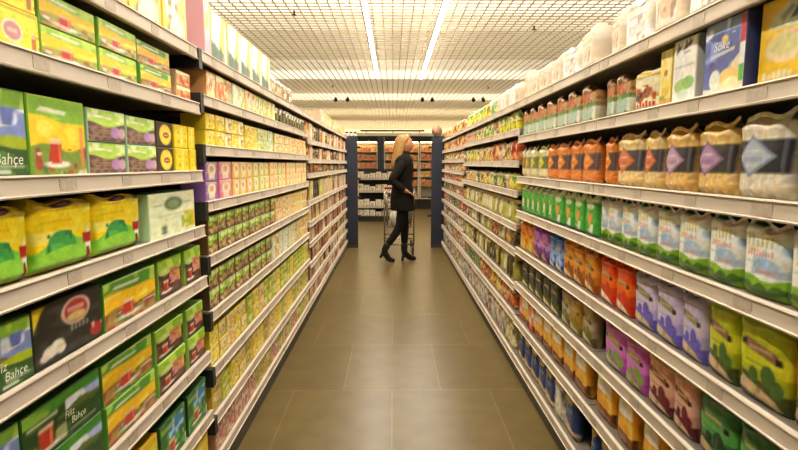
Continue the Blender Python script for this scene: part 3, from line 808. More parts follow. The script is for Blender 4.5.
class Row:
    """one shelf's goods; side -1 = tea side, +1 = bag side; k = height ratio of the shelf rail's top (Z/X as read off the photo)"""
    def __init__(s, side, k, shelf_word, rack, res=40, parts=False, setback=.012):
        s.side, s.shelf, s.rack, s.res, s.parts = side, shelf_word, rack, res, parts
        X = abs(XL) if side < 0 else XR
        s.Xf = X + setback + .004
        s.zr = k * X
        s.z = CAM_H + s.zr - 0.004
        s.n = 0
        s.jit = random.Random(int(k * 1000) + 5000 + sum(map(ord, rack)) * 3 + side)
        s.rz = PI / 2 if side < 0 else -PI / 2
    def D(s, px):
        return (F * s.Xf / abs(px - 393.0) + math.sin(PITCH) * s.zr) / math.cos(PITCH)
    def put(s, name, y0, y1, h, layers=1, depth=None, inset=0.0, gap=.004, turn=0.0):
        lo, hi = RANGE[s.rack]
        y0, y1 = max(lo, y0), min(hi, y1)
        w = y1 - y0 - gap - (.005 if D[name]['shape'] != 'box' else 0)
        if w < .03:
            return
        s.n += 1
        if name + '~1' in D:
            name += s.jit.choice(('', '~1', '~2'))
        d_ = D[name]
        bagy = d_['shape'] != 'box'
        dep = depth or (.06 if d_['shape'] == 'bag' else .10)
        if d_['shape'] == 'jar':
            w = min(w, .085)
        for l in range(layers):
            j = s.jit
            x = s.side * (s.Xf + inset + j.uniform(0, .006) + (.006 if bagy else 0))
            look = d_['look']
            if layers > 1:
                look = (('lower ', 'upper ') if layers == 2 else ('bottom ', 'middle ', 'topmost '))[l] + look
            label = f"{look}, {ORD[s.n]} along, {s.shelf} shelf, {s.rack}"
            grp = f"{d_['cat']}s on the {s.shelf} shelf of the {s.rack}"
            rz = s.rz + turn + j.uniform(-1, 1) * (.012 if not bagy else .018 if d_['shape'] == 'brick' else .045)
            place(name, x, (y0 + y1) / 2, s.z + l * (h + .001), rz, w, h, dep, s.res, s.parts, label, grp)
    def px(s, name, x0, x1, h, layers=1, **kw):
        a, b = sorted((s.D(x0), s.D(x1)))
        s.put(name, a, b, h, layers, **kw)
        return s
    def fill(s, y0, y1, names, w, h, layers=1, var=0.0, **kw):
        lo, hi = RANGE[s.rack]
        y0, y1 = max(lo, y0), min(hi, y1)
        n = max(1, int(round((y1 - y0) / w)))
        w = (y1 - y0) / n
        for i in range(n):
            nm = names[i % len(names)] if len(names) < 4 else s.jit.choice(names)
            s.put(nm, y0 + i * w, y0 + (i + 1) * w, h * (1 + s.jit.uniform(-var, var)), layers, **kw)
        return s
    def fillpx(s, x0, x1, names, w, h, layers=1, **kw):
        a, b = sorted((s.D(x0), s.D(x1)))
        return s.fill(a, b, names, w, h, layers, **kw)

# ------------------------------------------------------------------ the room
H_GRID = CAM_H + 1.70
MBb = MB
structure(MB().box(-6, 6, -3, 26, -.1, 0).build('floor', M['floor']))
structure(MB().box(-6.15, -6, -3.15, 26.15, -.1, 3.7).build('wall_left', M['wallp']))
structure(MB().box(6, 6.15, -3.15, 26.15, -.1, 3.7).build('wall_right', M['wallp']))
structure(MB().box(-6, 6, 26, 26.15, -.1, 3.7).build('wall_back', M['wallp']))
structure(MB().box(-6, 6, -3.15, -3, -.1, 3.7).build('wall_front', M['wallp']))
structure(MB().box(-6, 6, -3, 26, 3.55, 3.7).build('ceiling', M['deck']))
g = MB()
P, T, HH = .115, .012, .012
for i in range(-45, 46):
    g.box(i * P - T / 2, i * P + T / 2, -2.5, 25.9, H_GRID, H_GRID + HH)
structure(g.build('ceiling_grid', M['grid']))
g = MB()
for j in range(-21, 225):
    g.box(-5.2, 5.2, j * P - T / 2, j * P + T / 2, H_GRID + .001, H_GRID + HH - .001)
structure(g.build('ceiling_grid', M['grid']))
def area(name, loc, sx, sy, energy, color=(1, .86, .62), rot=(0, 0, 0)):
    L = bpy.data.lights.new(name, 'AREA')
    L.shape = 'RECTANGLE'
    L.size, L.size_y = sx, sy
    L.energy = energy
    L.color = color
    o = bpy.data.objects.new(name, L)
    COL.objects.link(o)
    o.location = loc
    o.rotation_euler = rot
    return o
WARM = (1.0, .90, .68)
for y0, y1, L in ((4.4, 7.7, 1.5), (7.7, 8.6, .8), (8.6, 11.0, .4), (11.0, 12.2, 1.0), (12.2, 13.45, 2.8), (13.45, 16.2, .5), (16.2, 17.8, 4.0), (17.8, 20.2, .6), (20.2, 25.9, 3.5)):
    # luminous plenum boxes above the open grid, dim ones imitate light on the deck
    m = material('plenum_lamp_glow', '#fff6e0', rough=.6, emit='#fff3d8', estr=L)
    structure(MB().box(-5.2, 5.2, y0, y1, 3.49, 3.54).build('ceiling_glow_panel', m))

# strip lights hung under the grid along the aisle
for x, lab in ((-.29, 'long slim ceiling strip light running above the tea side'), (.545, 'long slim ceiling strip light running above the grain bag side')):
    t = empty('strip_light', (x, 4.5, H_GRID - .001))
    tag(t, lab, 'ceiling light', 'strip lights along the aisle')
    MB().box(-.028, .028, -5.6, 5.7, -.052, 0).build('housing', M['housing'], t)
    MB().box(-.024, .024, -5.58, 5.68, -.062, -.0525).build('diffuser', M['lamp'], t)
# sprinkler heads
for n, (x, y, lab) in enumerate(((-1.1, 6.0, 'small brass sprinkler head over the tea side ahead of the strip lights'), (1.75, 6.6, 'small brass sprinkler head over the grain bag side'), (-1.3, 11.4, 'small brass sprinkler head past the strip light ends, tea side'), (2.1, 11.6, 'small brass sprinkler head past the strip light ends, bag side'))):
    t = empty('sprinkler_head', (x, y, H_GRID))
    tag(t, lab, 'sprinkler', 'sprinkler heads in the ceiling')
    MB().tube([(0, 0, 0), (0, 0, -.045)], .012, 10).build('pipe', M['brass'], t, True)
    MB().tube([(0, 0, -.045), (0, 0, -.05)], .028, 14).build('deflector', M['brass'], t, True)
# spotlights far along the ceiling
for n, (x, y) in enumerate(((-1.45, 13.4), (-1.15, 13.4), (.75, 13.4), (1.0, 13.4), (2.05, 13.4), (2.3, 13.4))):
    t = empty('spotlight', (x, y, H_GRID))
    tag(t, ('small dark ceiling spotlight, %s along the far row' % ORD[n + 1]), 'spotlight', 'far ceiling spotlights')
    MB().tube([(0, 0, 0), (0, 0, -.04)], .015, 8).build('stem', M['upright'], t, True)
    MB().tube([(0, .03, -.04), (0, -.06, -.09)], [.035, .05], 12).build('lamp_shade', M['upright'], t, True)

# ------------------------------------------------------------------ racks
def rack(side, y0, y1, ks, label, seed, rail_h=.045):
    X = abs(XL) if side < 0 else XR
    yc = (y0 + y1) / 2
    bx = X + .21
    t = empty('shelving_rack', (side * bx, yc, 0))
    tag(t, label, 'shop shelving')
    rng = random.Random(seed)
    L = y1 - y0
    a = lambda x: side * (x - bx)
    def bx_(mb, xa, xb, ya, yb, za, zb):
        p, q = sorted((a(xa), a(xb)))
        return mb.box(p, q, ya - yc, yb - yc, za, zb)
    ztop = CAM_H + ks[0] * X
    bx_(MB(), X + .405, X + .42, y0 + .003, y1 - .003, .02, ztop - .01).build('back_panel', M['back'], t)
    bx_(MB(), X + .012, X + .40, y0 + .004, y1 - .004, 0, CAM_H + ks[-1] * X - .05).build('plinth', M['plinth'], t)
    for yy in (y0 + .003, y1 - .033):
        bx_(MB(), X + .375, X + .404, yy, yy + .03, 0, ztop - .03).build('upright', M['upright'], t)
    for k in ks:
        z = CAM_H + k * X
        s = bx_(MB(), X + .014, X + .37, y0 + .004, y1 - .004, z - .03, z - .005).build('shelf', M['shelf'], t)
        ny = int(round(L / 1.25))
        if side < 0 and 1.9 < y0 < 2.1:
            bx_(MB(), X - .002, X + .30, y0 + .002, y0 + .034, z - .075, z - .001).build('shelf_bracket', M['upright'], s)
        for i in range(ny):
            r0, r1 = y0 + i * L / ny + (.036 if i == 0 and side < 0 and 1.9 < y0 < 2.1 else .003), y0 + (i + 1) * L / ny - .003
            mb = MB()
            prof = [(X + .013, z), (X + .001, z), (X - .001, z - .004), (X + .003, z - .006), (X + .001, z - rail_h + .006), (X - .003, z - rail_h + .004), (X - .002, z - rail_h), (X + .013, z - rail_h)]
            mb.loft([[(a(x), yy - yc, zz) for x, zz in prof] for yy in (r0, r1)])
            mb.build('price_rail', M['rail'], s)
            step = .24
            yy = r0 + rng.uniform(.04, .12)
            while yy < r1 - .07:
                w = rng.choice((.05, .062))
                if y1 > .4 and yy > .3:
                    bx_(MB(), X + .0002, X + .0025, yy, yy + w, z - rail_h + .009, z - .010).build('price_tag', M['tag'], s)
                yy += w + rng.uniform(.12, .26) * (1 if y0 < 1.9 else 1.8)
    return t
KL1 = (.595, .315, -.031, -.321, -.595, -1.015, -1.355, -1.66)
KL2 = (.595, .37, .105, -.20, -.50, -.81, -1.13, -1.41, -1.66)
KL3 = (.595, .30, .07, -.11, -.44, -.70, -.95, -1.2, -1.42, -1.66)
KR1 = (.50, .221, -.094, -.37, -.67, -.957, -1.25, -1.58)
KR2 = (.50, .285, .03, -.215, -.49, -.70, -.99, -1.24, -1.58)
KR3 = (.50, .27, .08, -.10, -.27, -.47, -.70, -.95, -1.24, -1.58)
WORD = ('top', 'second', 'third', 'fourth', 'fifth', 'sixth', 'seventh', 'eighth', 'ninth', 'tenth')
rack(-1, -.5, 2.0, KL1, 'front shop shelving filled with big tea boxes', 1)
rack(-1, 2.0, 4.5, KL2, 'shop shelving with lime and brown tea boxes halfway along the tea side', 2)
rack(-1, 4.5, 8.25, KL3, 'shop shelving with dark packets at the far end of the tea side', 3)
rack(1, -.5, 2.0, KR1, 'front shop shelving filled with rice bags and lilac pouches', 4)
rack(1, 2.0, 3.25, KR1, 'shop shelving with green pouches and lentil bags, second along the bag side', 5)
rack(1, 3.25, 5.75, KR2, 'shop shelving with pickle jars, third along the bag side', 6)
rack(1, 5.75, 8.25, KR3, 'shop shelving with small packets at the far end of the bag side', 7)

# navy end panels closing the two rows of racks
for side, x0, x1, lab in ((-1, -1.16, -.568, 'navy blue upright end panel closing the tea side racks'), (1, .617, 1.21, 'navy blue upright end panel closing the bag side racks')):
    t = empty('end_panel', ((x0 + x1) / 2, 8.31, 0))
    tag(t, lab, 'end panel', 'navy end panels')
    w = (x1 - x0) / 2
    MB().box(-w, w, -.025, .025, .04, 1.785).bevel(.006).build('panel', M['navy'], t)
    MB().box(-w, w, -.045, .045, 0, .04).build('foot', M['plinth'], t)
    inner = w if side < 0 else -w
    for z in (.5, .8, 1.1, 1.38, 1.6):
        MB().box(min(inner, inner - side * .05), max(inner, inner - side * .05), .0, .04, z, z + .03).build('bracket', M['upright'], t)

# ------------------------------------------------------------------ far end of the shop
# long wall racks with lit orange goods
def far_rack(x0, x1, y, label, seed, rows=6):
    t = empty('display_rack', ((x0 + x1) / 2, y, 0))
    tag(t, label, 'shop shelving', 'racks across the far end')
    w = (x1 - x0) / 2
    MB().box(-w, w, .52, .56, .02, 2.0).build('back_panel', M['wallp'], t)
    MB().box(-w, w, .03, .50, 0, .34).build('base', M['back'], t)
    MB().box(-w, w, .0, .03, .30, .34).build('base_rail', M['rail'], t)
    MB().box(-w, w, -.03, .52, 2.01, 2.17).build('canopy', M['back'], t)
    MB().box(-w + .04, w - .04, .0, .05, 1.985, 2.008).build('lamp', M['rack_lamp'], t)
    for sx in (-w, w - .03):
        MB().box(sx, sx + .03, .02, .52, .34, 2.0).build('side_panel', M['wallp'], t)
    zs = [.72, .98, 1.24, 1.48, 1.72]
    for z in zs:
        s = MB().box(-w + .03, w - .03, .03, .5, z - .02, z).build('shelf', M['rail'], t)
    return t, [.34] + zs
far_specs = ((-1.62, -.46, 'pale rack of orange packets behind the woman, first from the tea side'), (-.26, .78, 'pale rack of orange packets behind the woman, second from the tea side'), (.80, 1.9, 'pale rack of orange packets past the woman, third from the tea side'))
cnt = 0
for ri, (x0, x1, lab) in enumerate(far_specs):
    t, zs = far_rack(x0, x1, 15.5, lab, ri)
    for zi, z in enumerate(zs):
        n = 7
        for i in range(n):
            w = (x1 - x0 - .08) / n
            nm = random.choice(('back_orange', 'back_orange', 'back_gold')) if zi else random.choice(('back_white', 'back_gold'))
            if zi == 0 and ri == 2:
                continue
            h = random.uniform(.13, .18)
            place(nm, x0 + .04 + w * (i + .5), 15.55, z + .001, 0, w * .92, h, .12, 6, False,
                  f"{D[nm]['look']}, {ORD[i + 1]} along, {('bottom','fifth','fourth','third','second','top')[zi]} shelf, {('first','second','third')[ri]} far orange rack", f"packets on the {('bottom','fifth','fourth','third','second','top')[zi]} shelf of the {('first','second','third')[ri]} far rack")
# dark blue column between the far racks
t = MB().box(-.455, -.265, 15.42, 15.62, 0, 2.17).bevel(.008).build('column', M['navy'])
tag(t, 'dark navy upright column between two far orange racks', 'column')
# white bulkhead over the racks and the dark rail above it
t = MB().box(-1.7, 2.0, 15.46, 16.05, 2.175, 2.26).build('bulkhead', M['white'])
tag(t, 'long white bulkhead lying over the far orange racks', 'bulkhead')
t = empty('track_rail', (-.0, 15.6, 2.26))
tag(t, 'long dark track rail above the white bulkhead', 'rail')
MB().box(-.97, .94, -.03, .03, .055, .10).build('rail', M['upright'], t)
for x in (-.8, 0, .8):
    MB().tube([(x, 0, 0), (x, 0, .06)], .012, 8).build('post', M['upright'], t, True)

# low tiered display with bakery packs
t = empty('tiered_display', (-.42, 12.1, 0))
tag(t, 'low tiered display with white packets behind the navy end panel', 'display stand')
MB().box(-.42, .42, .0, .6, 0, .12).build('base', M['back'], t)
MB().box(-.42, .42, .56, .6, .12, 1.22).build('back_panel', M['back'], t)
tz = (.36, .72, 1.02)
for k, z in enumerate(tz):
    s = MB().box(-.42, .42, .10 + .1 * k, .56, z - .03, z).build('shelf', M['shelf'], t)
    MB().box(-.42, .42, .085 + .1 * k, .099 + .1 * k, z - .045, z + .005).build('shelf_rail', M['rail'], s)
for k, z in enumerate((.12,) + tz):
    for i in range(6):
        nm = random.choice(('back_white', 'back_white', 'back_cream'))
        place(nm, -.42 - .35 + .14 * i, 12.1 + .13 + .1 * max(0, k - 1), z + .001, 0, .125, random.uniform(.09, .16), .14, 6, False,
              f"{D[nm]['look']}, {ORD[i + 1]} along, {('bottom', 'third', 'second', 'top')[k]} tier of the low display", f"packets on the {('bottom', 'third', 'second', 'top')[k]} tier")

# little goods on top of the end panels
o = MB().ball((0, 0, .085), (.085, .085, .085)).build('round_basket', material('basket_brown', '#a07a60', rough=.7, noise=.25, bscale=60, bump=.4), None, True, (.70, 8.31, 1.785))
tag(o, 'round brownish basket ball on top of the navy panel, bag side', 'ornament')
for i in range(3):
    t = empty('spice_jar', (-.73 + .065 * i, 8.31, 1.785))
    tag(t, f'small white jar with dark cap, {ORD[i + 1]} on the navy panel, tea side', 'jar', 'jars on the navy panel')
    MB().tube([(0, 0, 0), (0, 0, .05)], .024, 12).build('body', M['white'], t, True)
    MB().tube([(0, 0, .051), (0, 0, .075)], .02, 12).build('cap', M['upright'], t, True)
# ------------------------------------------------------------------ goods on the tea side
NT, MT, FT = 'front tea rack', 'middle tea rack', 'far tea rack'
def L1(i, **kw): return Row(-1, KL1[i], WORD[i], NT, 52, True, **kw)
def L2(i, **kw): return Row(-1, KL2[i], WORD[i], MT, 20, False, **kw)
def L3(i, **kw): return Row(-1, KL3[i], WORD[i], FT, 6, False, **kw)
r = L1(0)
for a, b in ((40, 100), (101, 131), (132, 165), (166, 190)):
    r.px('photo_pack', a, b, .215)
r.px('pastel', 190, 205, .23)
r = L1(1)
r.px('yellow_big', -70, -2, .082, 2).px('yellow_big', 0, 45, .082, 2).px('tea_glass_flat', 47, 102, .072, 2).px('tea_glass_flat', 103, 141, .072, 2).px('tea_orange', 142, 174, .07, 2).px('peach_stack', 182, 205, .052, 2, inset=.01)
r = L1(2)
r.px('landscape', -50, 35, .172).px('tea_glass', 36, 92, .172).px('herbal', 93, 130, .082, 2).px('herbal', 131, 160, .081, 2).px('oval_dark', 161, 177, .081, 2).px('dots', 178, 191, .081, 2).px('dots', 192, 204, .081, 2)
r = L1(3)
r.px('pouch_yellow', -80, -12, .16, depth=.08).px('pouch_yellow', -11, 41, .158, depth=.08).px('pouch_yellow', 42, 101, .16, depth=.085).px('pouch_yellow', 102, 147, .157, depth=.08).px('white_oval', 151, 197, .145)
r = L1(4)
r.px('landscape', -30, 39, .135).px('black_box', 40, 106, .137).px('tea_orange', 107, 158, .128).px('berries', 162, 185, .128).px('berries', 187, 207, .128)
r = L1(5)
r.px('landscape', -90, 31, .118, 2).px('landscape_shaded', 33, 108, .116, 2).px('tea_orange', 110, 158, .112, 2).px('berries', 161, 188, .108, 2).px('berries', 190, 208, .108, 2)
r = L1(6)
r.px('tea_orange', 60, 124, .15).px('red_oval', 126, 161, .15).px('green_blue', 163, 188, .15).px('green_blue', 190, 209, .15)
r = L1(7)
r.px('berries', 120, 170, .15).px('red_oval', 172, 210, .15)
# middle tea rack
r = L2(0)
r.px('pastel', 207, 213, .23)
r.fillpx(214, 272, ['sunny'], .195, .205).fillpx(274, 294, ['brown_bag'], .15, .12)
ya = 4.52
r.put('white_carton', ya, ya + .30, .16, inset=-.0, depth=.14)
r.put('white_carton', ya + .55, ya + .85, .125, depth=.14)
r = L2(1)
r.fillpx(209, 233, ['peach', 'peach_stack'], .11, .11).fillpx(234, 262, ['teal', 'cream_green', 'cream_green', 'apricot'], .10, .11).fillpx(262, 276, ['cream_green', 'lemon_white'], .1, .11).fillpx(278, 309, ['olive'], .11, .115)
r = L2(2)
r.fillpx(208, 226, ['lemon'], .115, .066, 2).fillpx(227, 245, ['lemon_white', 'lemon'], .1, .066, 2).fillpx(247, 274, ['aqua', 'aqua', 'teal', 'lemon'], .11, .062, 2).fillpx(276, 310, ['apricot', 'peach', 'lemon_white', 'apricot'], .1, .06, 2)
r = L2(3)
r.fillpx(208, 220, ['cup_purple'], .12, .08, 2).fillpx(221, 233, ['cup_pink'], .12, .08, 2).fillpx(234, 310, ['cup_orange', 'cup_gold', 'cup_lime', 'cup_orange', 'cup_gold'], .125, .08, 2)
r = L2(4)
r.fillpx(210, 276, ['lime_brown', 'lime_plum'], .125, .08, 2).fillpx(277, 310, ['beige', 'apricot', 'beige', 'lemon_white'], .1, .075, 2)
r = L2(5)
r.fillpx(211, 272, ['lime_plum', 'lime_brown'], .125, .08, 2).fillpx(273, 310, ['grey_white', 'beige', 'grey_white', 'lemon_white', 'grey_white'], .1, .077, 2)
r = L2(6)
r.fillpx(212, 248, ['lemon', 'mustard', 'lemon_white'], .11, .076, 2).fillpx(249, 310, ['lime_box', 'lime_box', 'beige', 'lemon', 'lime_box'], .11, .076, 2)
r = L2(7)
r.fillpx(213, 310, ['mustard', 'lime_box', 'mustard', 'lemon', 'beige'], .12, .065, 2)
r = L2(8)
r.fillpx(218, 250, ['pink_beige'], .12, .11).fillpx(250, 310, ['pink_beige', 'beige', 'mustard', 'lime_box'], .12, .11)
# far tea rack
pal = (['white_carton', 'far_pale', 'beige', 'far_yellow'], ['far_dark', 'far_dark', 'far_orange', 'far_pale'], ['far_grey', 'far_dark', 'far_pale', 'far_orange'], ['far_grey', 'far_dark', 'far_orange', 'far_red'],
       ['far_grey', 'far_dark', 'far_yellow', 'far_pale'], ['far_red', 'far_orange', 'far_yellow', 'far_pale', 'far_wine'], ['far_red', 'far_orange', 'far_wine', 'far_pale'], ['far_yellow', 'far_red', 'far_wine', 'far_orange'],
       ['far_orange', 'far_yellow', 'far_wine', 'far_pale'], ['far_pale', 'far_red', 'pink_beige', 'far_orange'])
hts = (.12, .15, .115, .085, .175, .135, .125, .125, .11, .12)
for i in range(10):
    L3(i).fill(4.55 if i else 5.42, 8.2, pal[i], .155, hts[i], var=.12)

# ------------------------------------------------------------------ goods on the bag side
NB, SB, TB, FB = 'front rice rack', 'second bag rack', 'third bag rack', 'far bag rack'
def R1(i, **kw): return Row(1, KR1[i], WORD[i], NB, 46, True, **kw)
def R2(i, **kw): return Row(1, KR1[i], WORD[i], SB, 28, True, **kw)
def R3(i, **kw): return Row(1, KR2[i], WORD[i], TB, 12, False, **kw)
def R4(i, **kw): return Row(1, KR3[i], WORD[i], FB, 6, False, **kw)
r = R1(0)
for a, b in ((840, 772), (770, 722), (720, 682), (680, 650), (648, 622), (620, 597)):
    r.px(random.choice(('flour', 'flour_white')), a, b, random.choice((.15, .165, .18)), depth=.09, gap=.02, turn=random.uniform(-.12, .12))
r = R2(0)
for a, b in ((594, 577), (576, 562), (561, 548), (547, 537), (536, 528), (527, 519)):
    r.px(random.choice(('flour', 'flour_white')), a, b, random.choice((.13, .145, .16)), depth=.09, gap=.018, turn=random.uniform(-.12, .12))
r = R1(1)
r.px('chili', 838, 747, .184, inset=.022).px('blue_flour', 745, 703, .178, depth=.13).px('purple_pack', 702, 695, .17, inset=.008).px('white_green', 694, 670, .175, inset=.004).px('yellow_carton', 668, 656, .165, inset=.01).px('red_word', 655, 630, .135, depth=.05).px('brown_blue', 628, 613, .135, depth=.06).px('brown_blue', 612, 597, .135, depth=.06)
r = R2(1)
r.fillpx(594, 519, ['brown_blue'], .17, .145, depth=.06)
r = R1(2)
r.px('rice_grey', 868, 782, .185, depth=.075).px('rice_blue', 780, 729, .187, depth=.075).px('bulgur_purple', 727, 688, .18, depth=.07).px('bulgur_lilac', 687, 658, .178, depth=.07).px('bulgur_red', 656, 638, .176, depth=.065).px('bulgur_red', 637, 612, .178, depth=.07).px('lentil_orange', 610, 598, .172, depth=.06)
r = R2(2)
r.px('lentil_orange', 594, 579, .175).px('lentil_orange', 578, 566, .175).px('lentil_orange', 565, 554, .172).px('lentil_orange', 553, 545, .172).px('pea_lime', 544, 535, .17).px('pea_lime', 534, 528, .17).px('bean_yellow', 527, 523, .17).px('bean_yellow', 522, 518, .17)
r = R1(3)
for a, b in ((842, 781), (779, 736), (734, 702), (700, 673), (671, 651), (649, 633), (631, 616), (615, 603), (602, 595)):
    r.px('field', a, b, .17, depth=.06)
r = R2(3)
r.fillpx(594, 552, ['green_carrot'], .125, .165).fillpx(552, 518, ['green_white'], .11, .16)
r = R1(4)
r.px('orange_dark', 860, 785, .195).px('lime_pulse', 783, 733, .199, depth=.06).px('lime_pulse', 731, 701, .199, depth=.06).px('lilac', 699, 676, .186, depth=.065).px('lilac', 675, 651, .186, depth=.065).px('lilac', 650, 629, .186, depth=.065).px('red', 627, 611, .186).px('red', 610, 595, .184)
r = R2(4)
r.fillpx(594, 560, ['amber'], .13, .18).fillpx(559, 546, ['blue'], .12, .185).fillpx(545, 531, ['violet'], .14, .18).fillpx(530, 518, ['orange_gold'], .13, .18)
r = R1(5)
r.px('green', 830, 770, .185).px('green', 768, 730, .185, depth=.07).px('green', 728, 692, .185, depth=.07).px('pink_wine', 690, 668, .183, depth=.065).px('pink_wine', 667, 643, .183, depth=.065).px('magenta', 641, 622, .18).px('magenta', 621, 601, .18)
r = R2(5)
r.fillpx(596, 578, ['tan'], .12, .18).fillpx(577, 558, ['ochre', 'tan'], .12, .175).fillpx(557, 520, ['black'], .14, .18)
r = R1(6)
for a, b in ((760, 722), (716, 690), (684, 662), (656, 636), (631, 613), (609, 592)):
    r.px('kraft' if a != 716 else 'kraft_pink', a, b, .19)
r = R2(6)
r.fillpx(584, 532, ['kraft'], .15, .185).fillpx(531, 517, ['kraft_pink', 'kraft'], .13, .18)
r = R1(7)
r.px('navy', 668, 640, .2, depth=.07).px('navy', 638, 614, .2, depth=.07).px('navy', 612, 595, .2, depth=.07).px('navy', 594, 580, .2, depth=.07)
r = R2(7)
r.fillpx(572, 516, ['navy', 'navy', 'navy', 'low_white'], .16, .2)
# third and far bag side racks
R3(0).fillpx(518, 496, ['flour', 'flour_white'], .13, .125, depth=.08).fillpx(496, 463, ['veg_yellow', 'veg_green', 'veg_yellow', 'gold_snack'], .15, .13)
R3(1).fillpx(517, 496, ['veg_yellow', 'veg_green', 'veg_yellow', 'veg_yellow'], .13, .12).fillpx(495, 463, ['mixed', 'veg_green', 'mixed_red', 'gold_snack'], .12, .12)
R3(2).fillpx(517, 490, ['orange_snack', 'orange_snack', 'mixed_red', 'gold_snack'], .13, .135).fillpx(490, 463, ['gold_snack', 'mixed', 'gold_snack', 'veg_yellow'], .12, .13)
R3(3).fillpx(515, 463, ['mixed', 'mixed_red', 'gold_snack', 'low_green', 'veg_yellow'], .115, .11)
R3(4).fillpx(515, 463, ['jar_lemon', 'jar_lemon', 'jar_white', 'jar_olive'], .095, .15)
R3(5).fillpx(514, 463, ['jar_olive', 'jar_red', 'jar_lemon', 'jar_dark', 'jar_white'], .095, .115)
R3(6).fillpx(513, 463, ['jar_dark', 'jar_olive', 'jar_white', 'jar_lemon', 'jar_dark'], .095, .16)
R3(7).fillpx(512, 486, ['low_orange', 'low_orange', 'mixed_red', 'veg_yellow'], .125, .13).fillpx(486, 463, ['low_green', 'mixed', 'low_orange', 'low_green'], .13, .13)
R3(8).fillpx(512, 463, ['low_white', 'low_pink', 'mixed', 'low_pink', 'low_white'], .14, .18)
pal = (['gold_snack', 'orange_snack', 'mixed_red', 'veg_yellow'], ['mixed', 'mixed_red', 'gold_snack', 'orange_snack'], ['gold_snack', 'orange_snack', 'mixed', 'mixed_red'], ['orange_snack', 'gold_snack', 'mixed_red', 'mixed'],
       ['orange_snack', 'mixed', 'mixed_red', 'low_orange'], ['mixed', 'low_pink', 'orange_snack', 'low_green'], ['low_pink', 'mixed', 'low_orange', 'low_green'], ['mixed', 'low_pink', 'low_orange', 'low_white'], ['low_pink', 'low_white', 'mixed', 'low_orange'], ['low_pink', 'low_white', 'mixed', 'low_pink'])
hts = (.12, .125, .10, .093, .088, .108, .128, .14, .165, .185)
for i in range(10):
    R4(i).fill(5.83, 8.2, pal[i], .15, hts[i], var=.06)
# ------------------------------------------------------------------ the woman and her trolley
def ell_ring(cx, cy, z, rx, ry, n=20, tilt=0.0):
    return [(cx + rx * math.cos(2 * PI * k / n), cy + ry * math.sin(2 * PI * k / n), z + tilt * math.cos(2 * PI * k / n)) for k in range(n)]
def skin_mesh(name, verts, edges, mat, parent, root=0, sub=1):
    me = bpy.data.meshes.new(name)
    me.from_pydata([v[:3] for v in verts], edges, [])
    o = link(name, me, mat, parent)
    m = o.modifiers.new('Skin', 'SKIN')
    m.use_smooth_shade = True
    sk = me.skin_vertices[0].data
    for i, v in enumerate(verts):
        r = v[3]
        sk[i].radius = (r, r) if not isinstance(r, tuple) else r
        sk[i].use_root = (i == root)
    s = o.modifiers.new('Subdivision', 'SUBSURF')
    s.levels = s.render_levels = sub
    return o
W = empty('person', (.13, 7.05, 0), math.radians(8))
tag(W, 'woman with long blond hair in black coat walking past with trolley', 'person')
# body: one continuous skinned figure.  local +X is the way she walks
bv = [(0, 0, .92, .115), (0, 0, 1.06, .105), (.01, 0, 1.22, .115), (.01, 0, 1.36, .10), (.015, 0, 1.45, .05), (.03, 0, 1.52, .048),
      (.0, -.085, .86, .085), (-.045, -.07, .50, .055), (-.265, -.055, .165, .038), (-.195, -.055, .045, .034), (-.12, -.055, .03, .024),       # right leg, trailing
      (.0, .085, .86, .085), (.045, .075, .50, .056), (.035, .065, .12, .038), (.12, .065, .035, .034), (.19, .065, .025, .024),                 # left leg, standing
      (.005, -.165, 1.385, .055), (-.185, -.225, 1.14, .042), (.0, -.21, 1.0, .030), (.03, -.205, .98, .026),                              # right arm, elbow back
      (.005, .165, 1.385, .055), (-.10, .23, 1.12, .042), (.03, .21, .99, .030), (.07, .205, .97, .026),
      (.045, 0, 1.60, .075), (.045, 0, 1.67, .06)]
be = [(0, 1), (1, 2), (2, 3), (3, 4), (4, 5), (5, 24), (24, 25), (0, 6), (6, 7), (7, 8), (8, 9), (9, 10), (0, 11), (11, 12), (12, 13), (13, 14), (14, 15), (3, 16), (16, 17), (17, 18), (18, 19), (3, 20), (20, 21), (21, 22), (22, 23)]
def finger_chain(wx, wy, wz, s):
    out = []
    for f, (dy, ln) in enumerate(((-.030, .062), (-.010, .070), (.010, .066), (.029, .054))):
        out.append(([wx + .0, wx + .035, wx + .035 + ln * .5, wx + .03 + ln * .75], [wy + dy * .6, wy + dy, wy + dy, wy + dy], [wz, wz - .008, wz - .022, wz - .05]))
    out.append(([wx - .02, wx + .02, wx + .045], [wy - s * .02, wy - s * .045, wy - s * .05], [wz, wz - .006, wz - .02]))
    return out
for (wx, wy, wz, s, root) in ((.03, -.205, .98, -1, 19), (.07, .205, .97, 1, 23)):
    for xs, ys, zs in finger_chain(wx, wy, wz, s):
        prev = root
        for q in range(1, len(xs)):
            bv.append((xs[q], ys[q], zs[q], .0085 - .0008 * q))
            be.append((prev, len(bv) - 1))
            prev = len(bv) - 1
body = skin_mesh('body', bv, be, M['skin'], W)
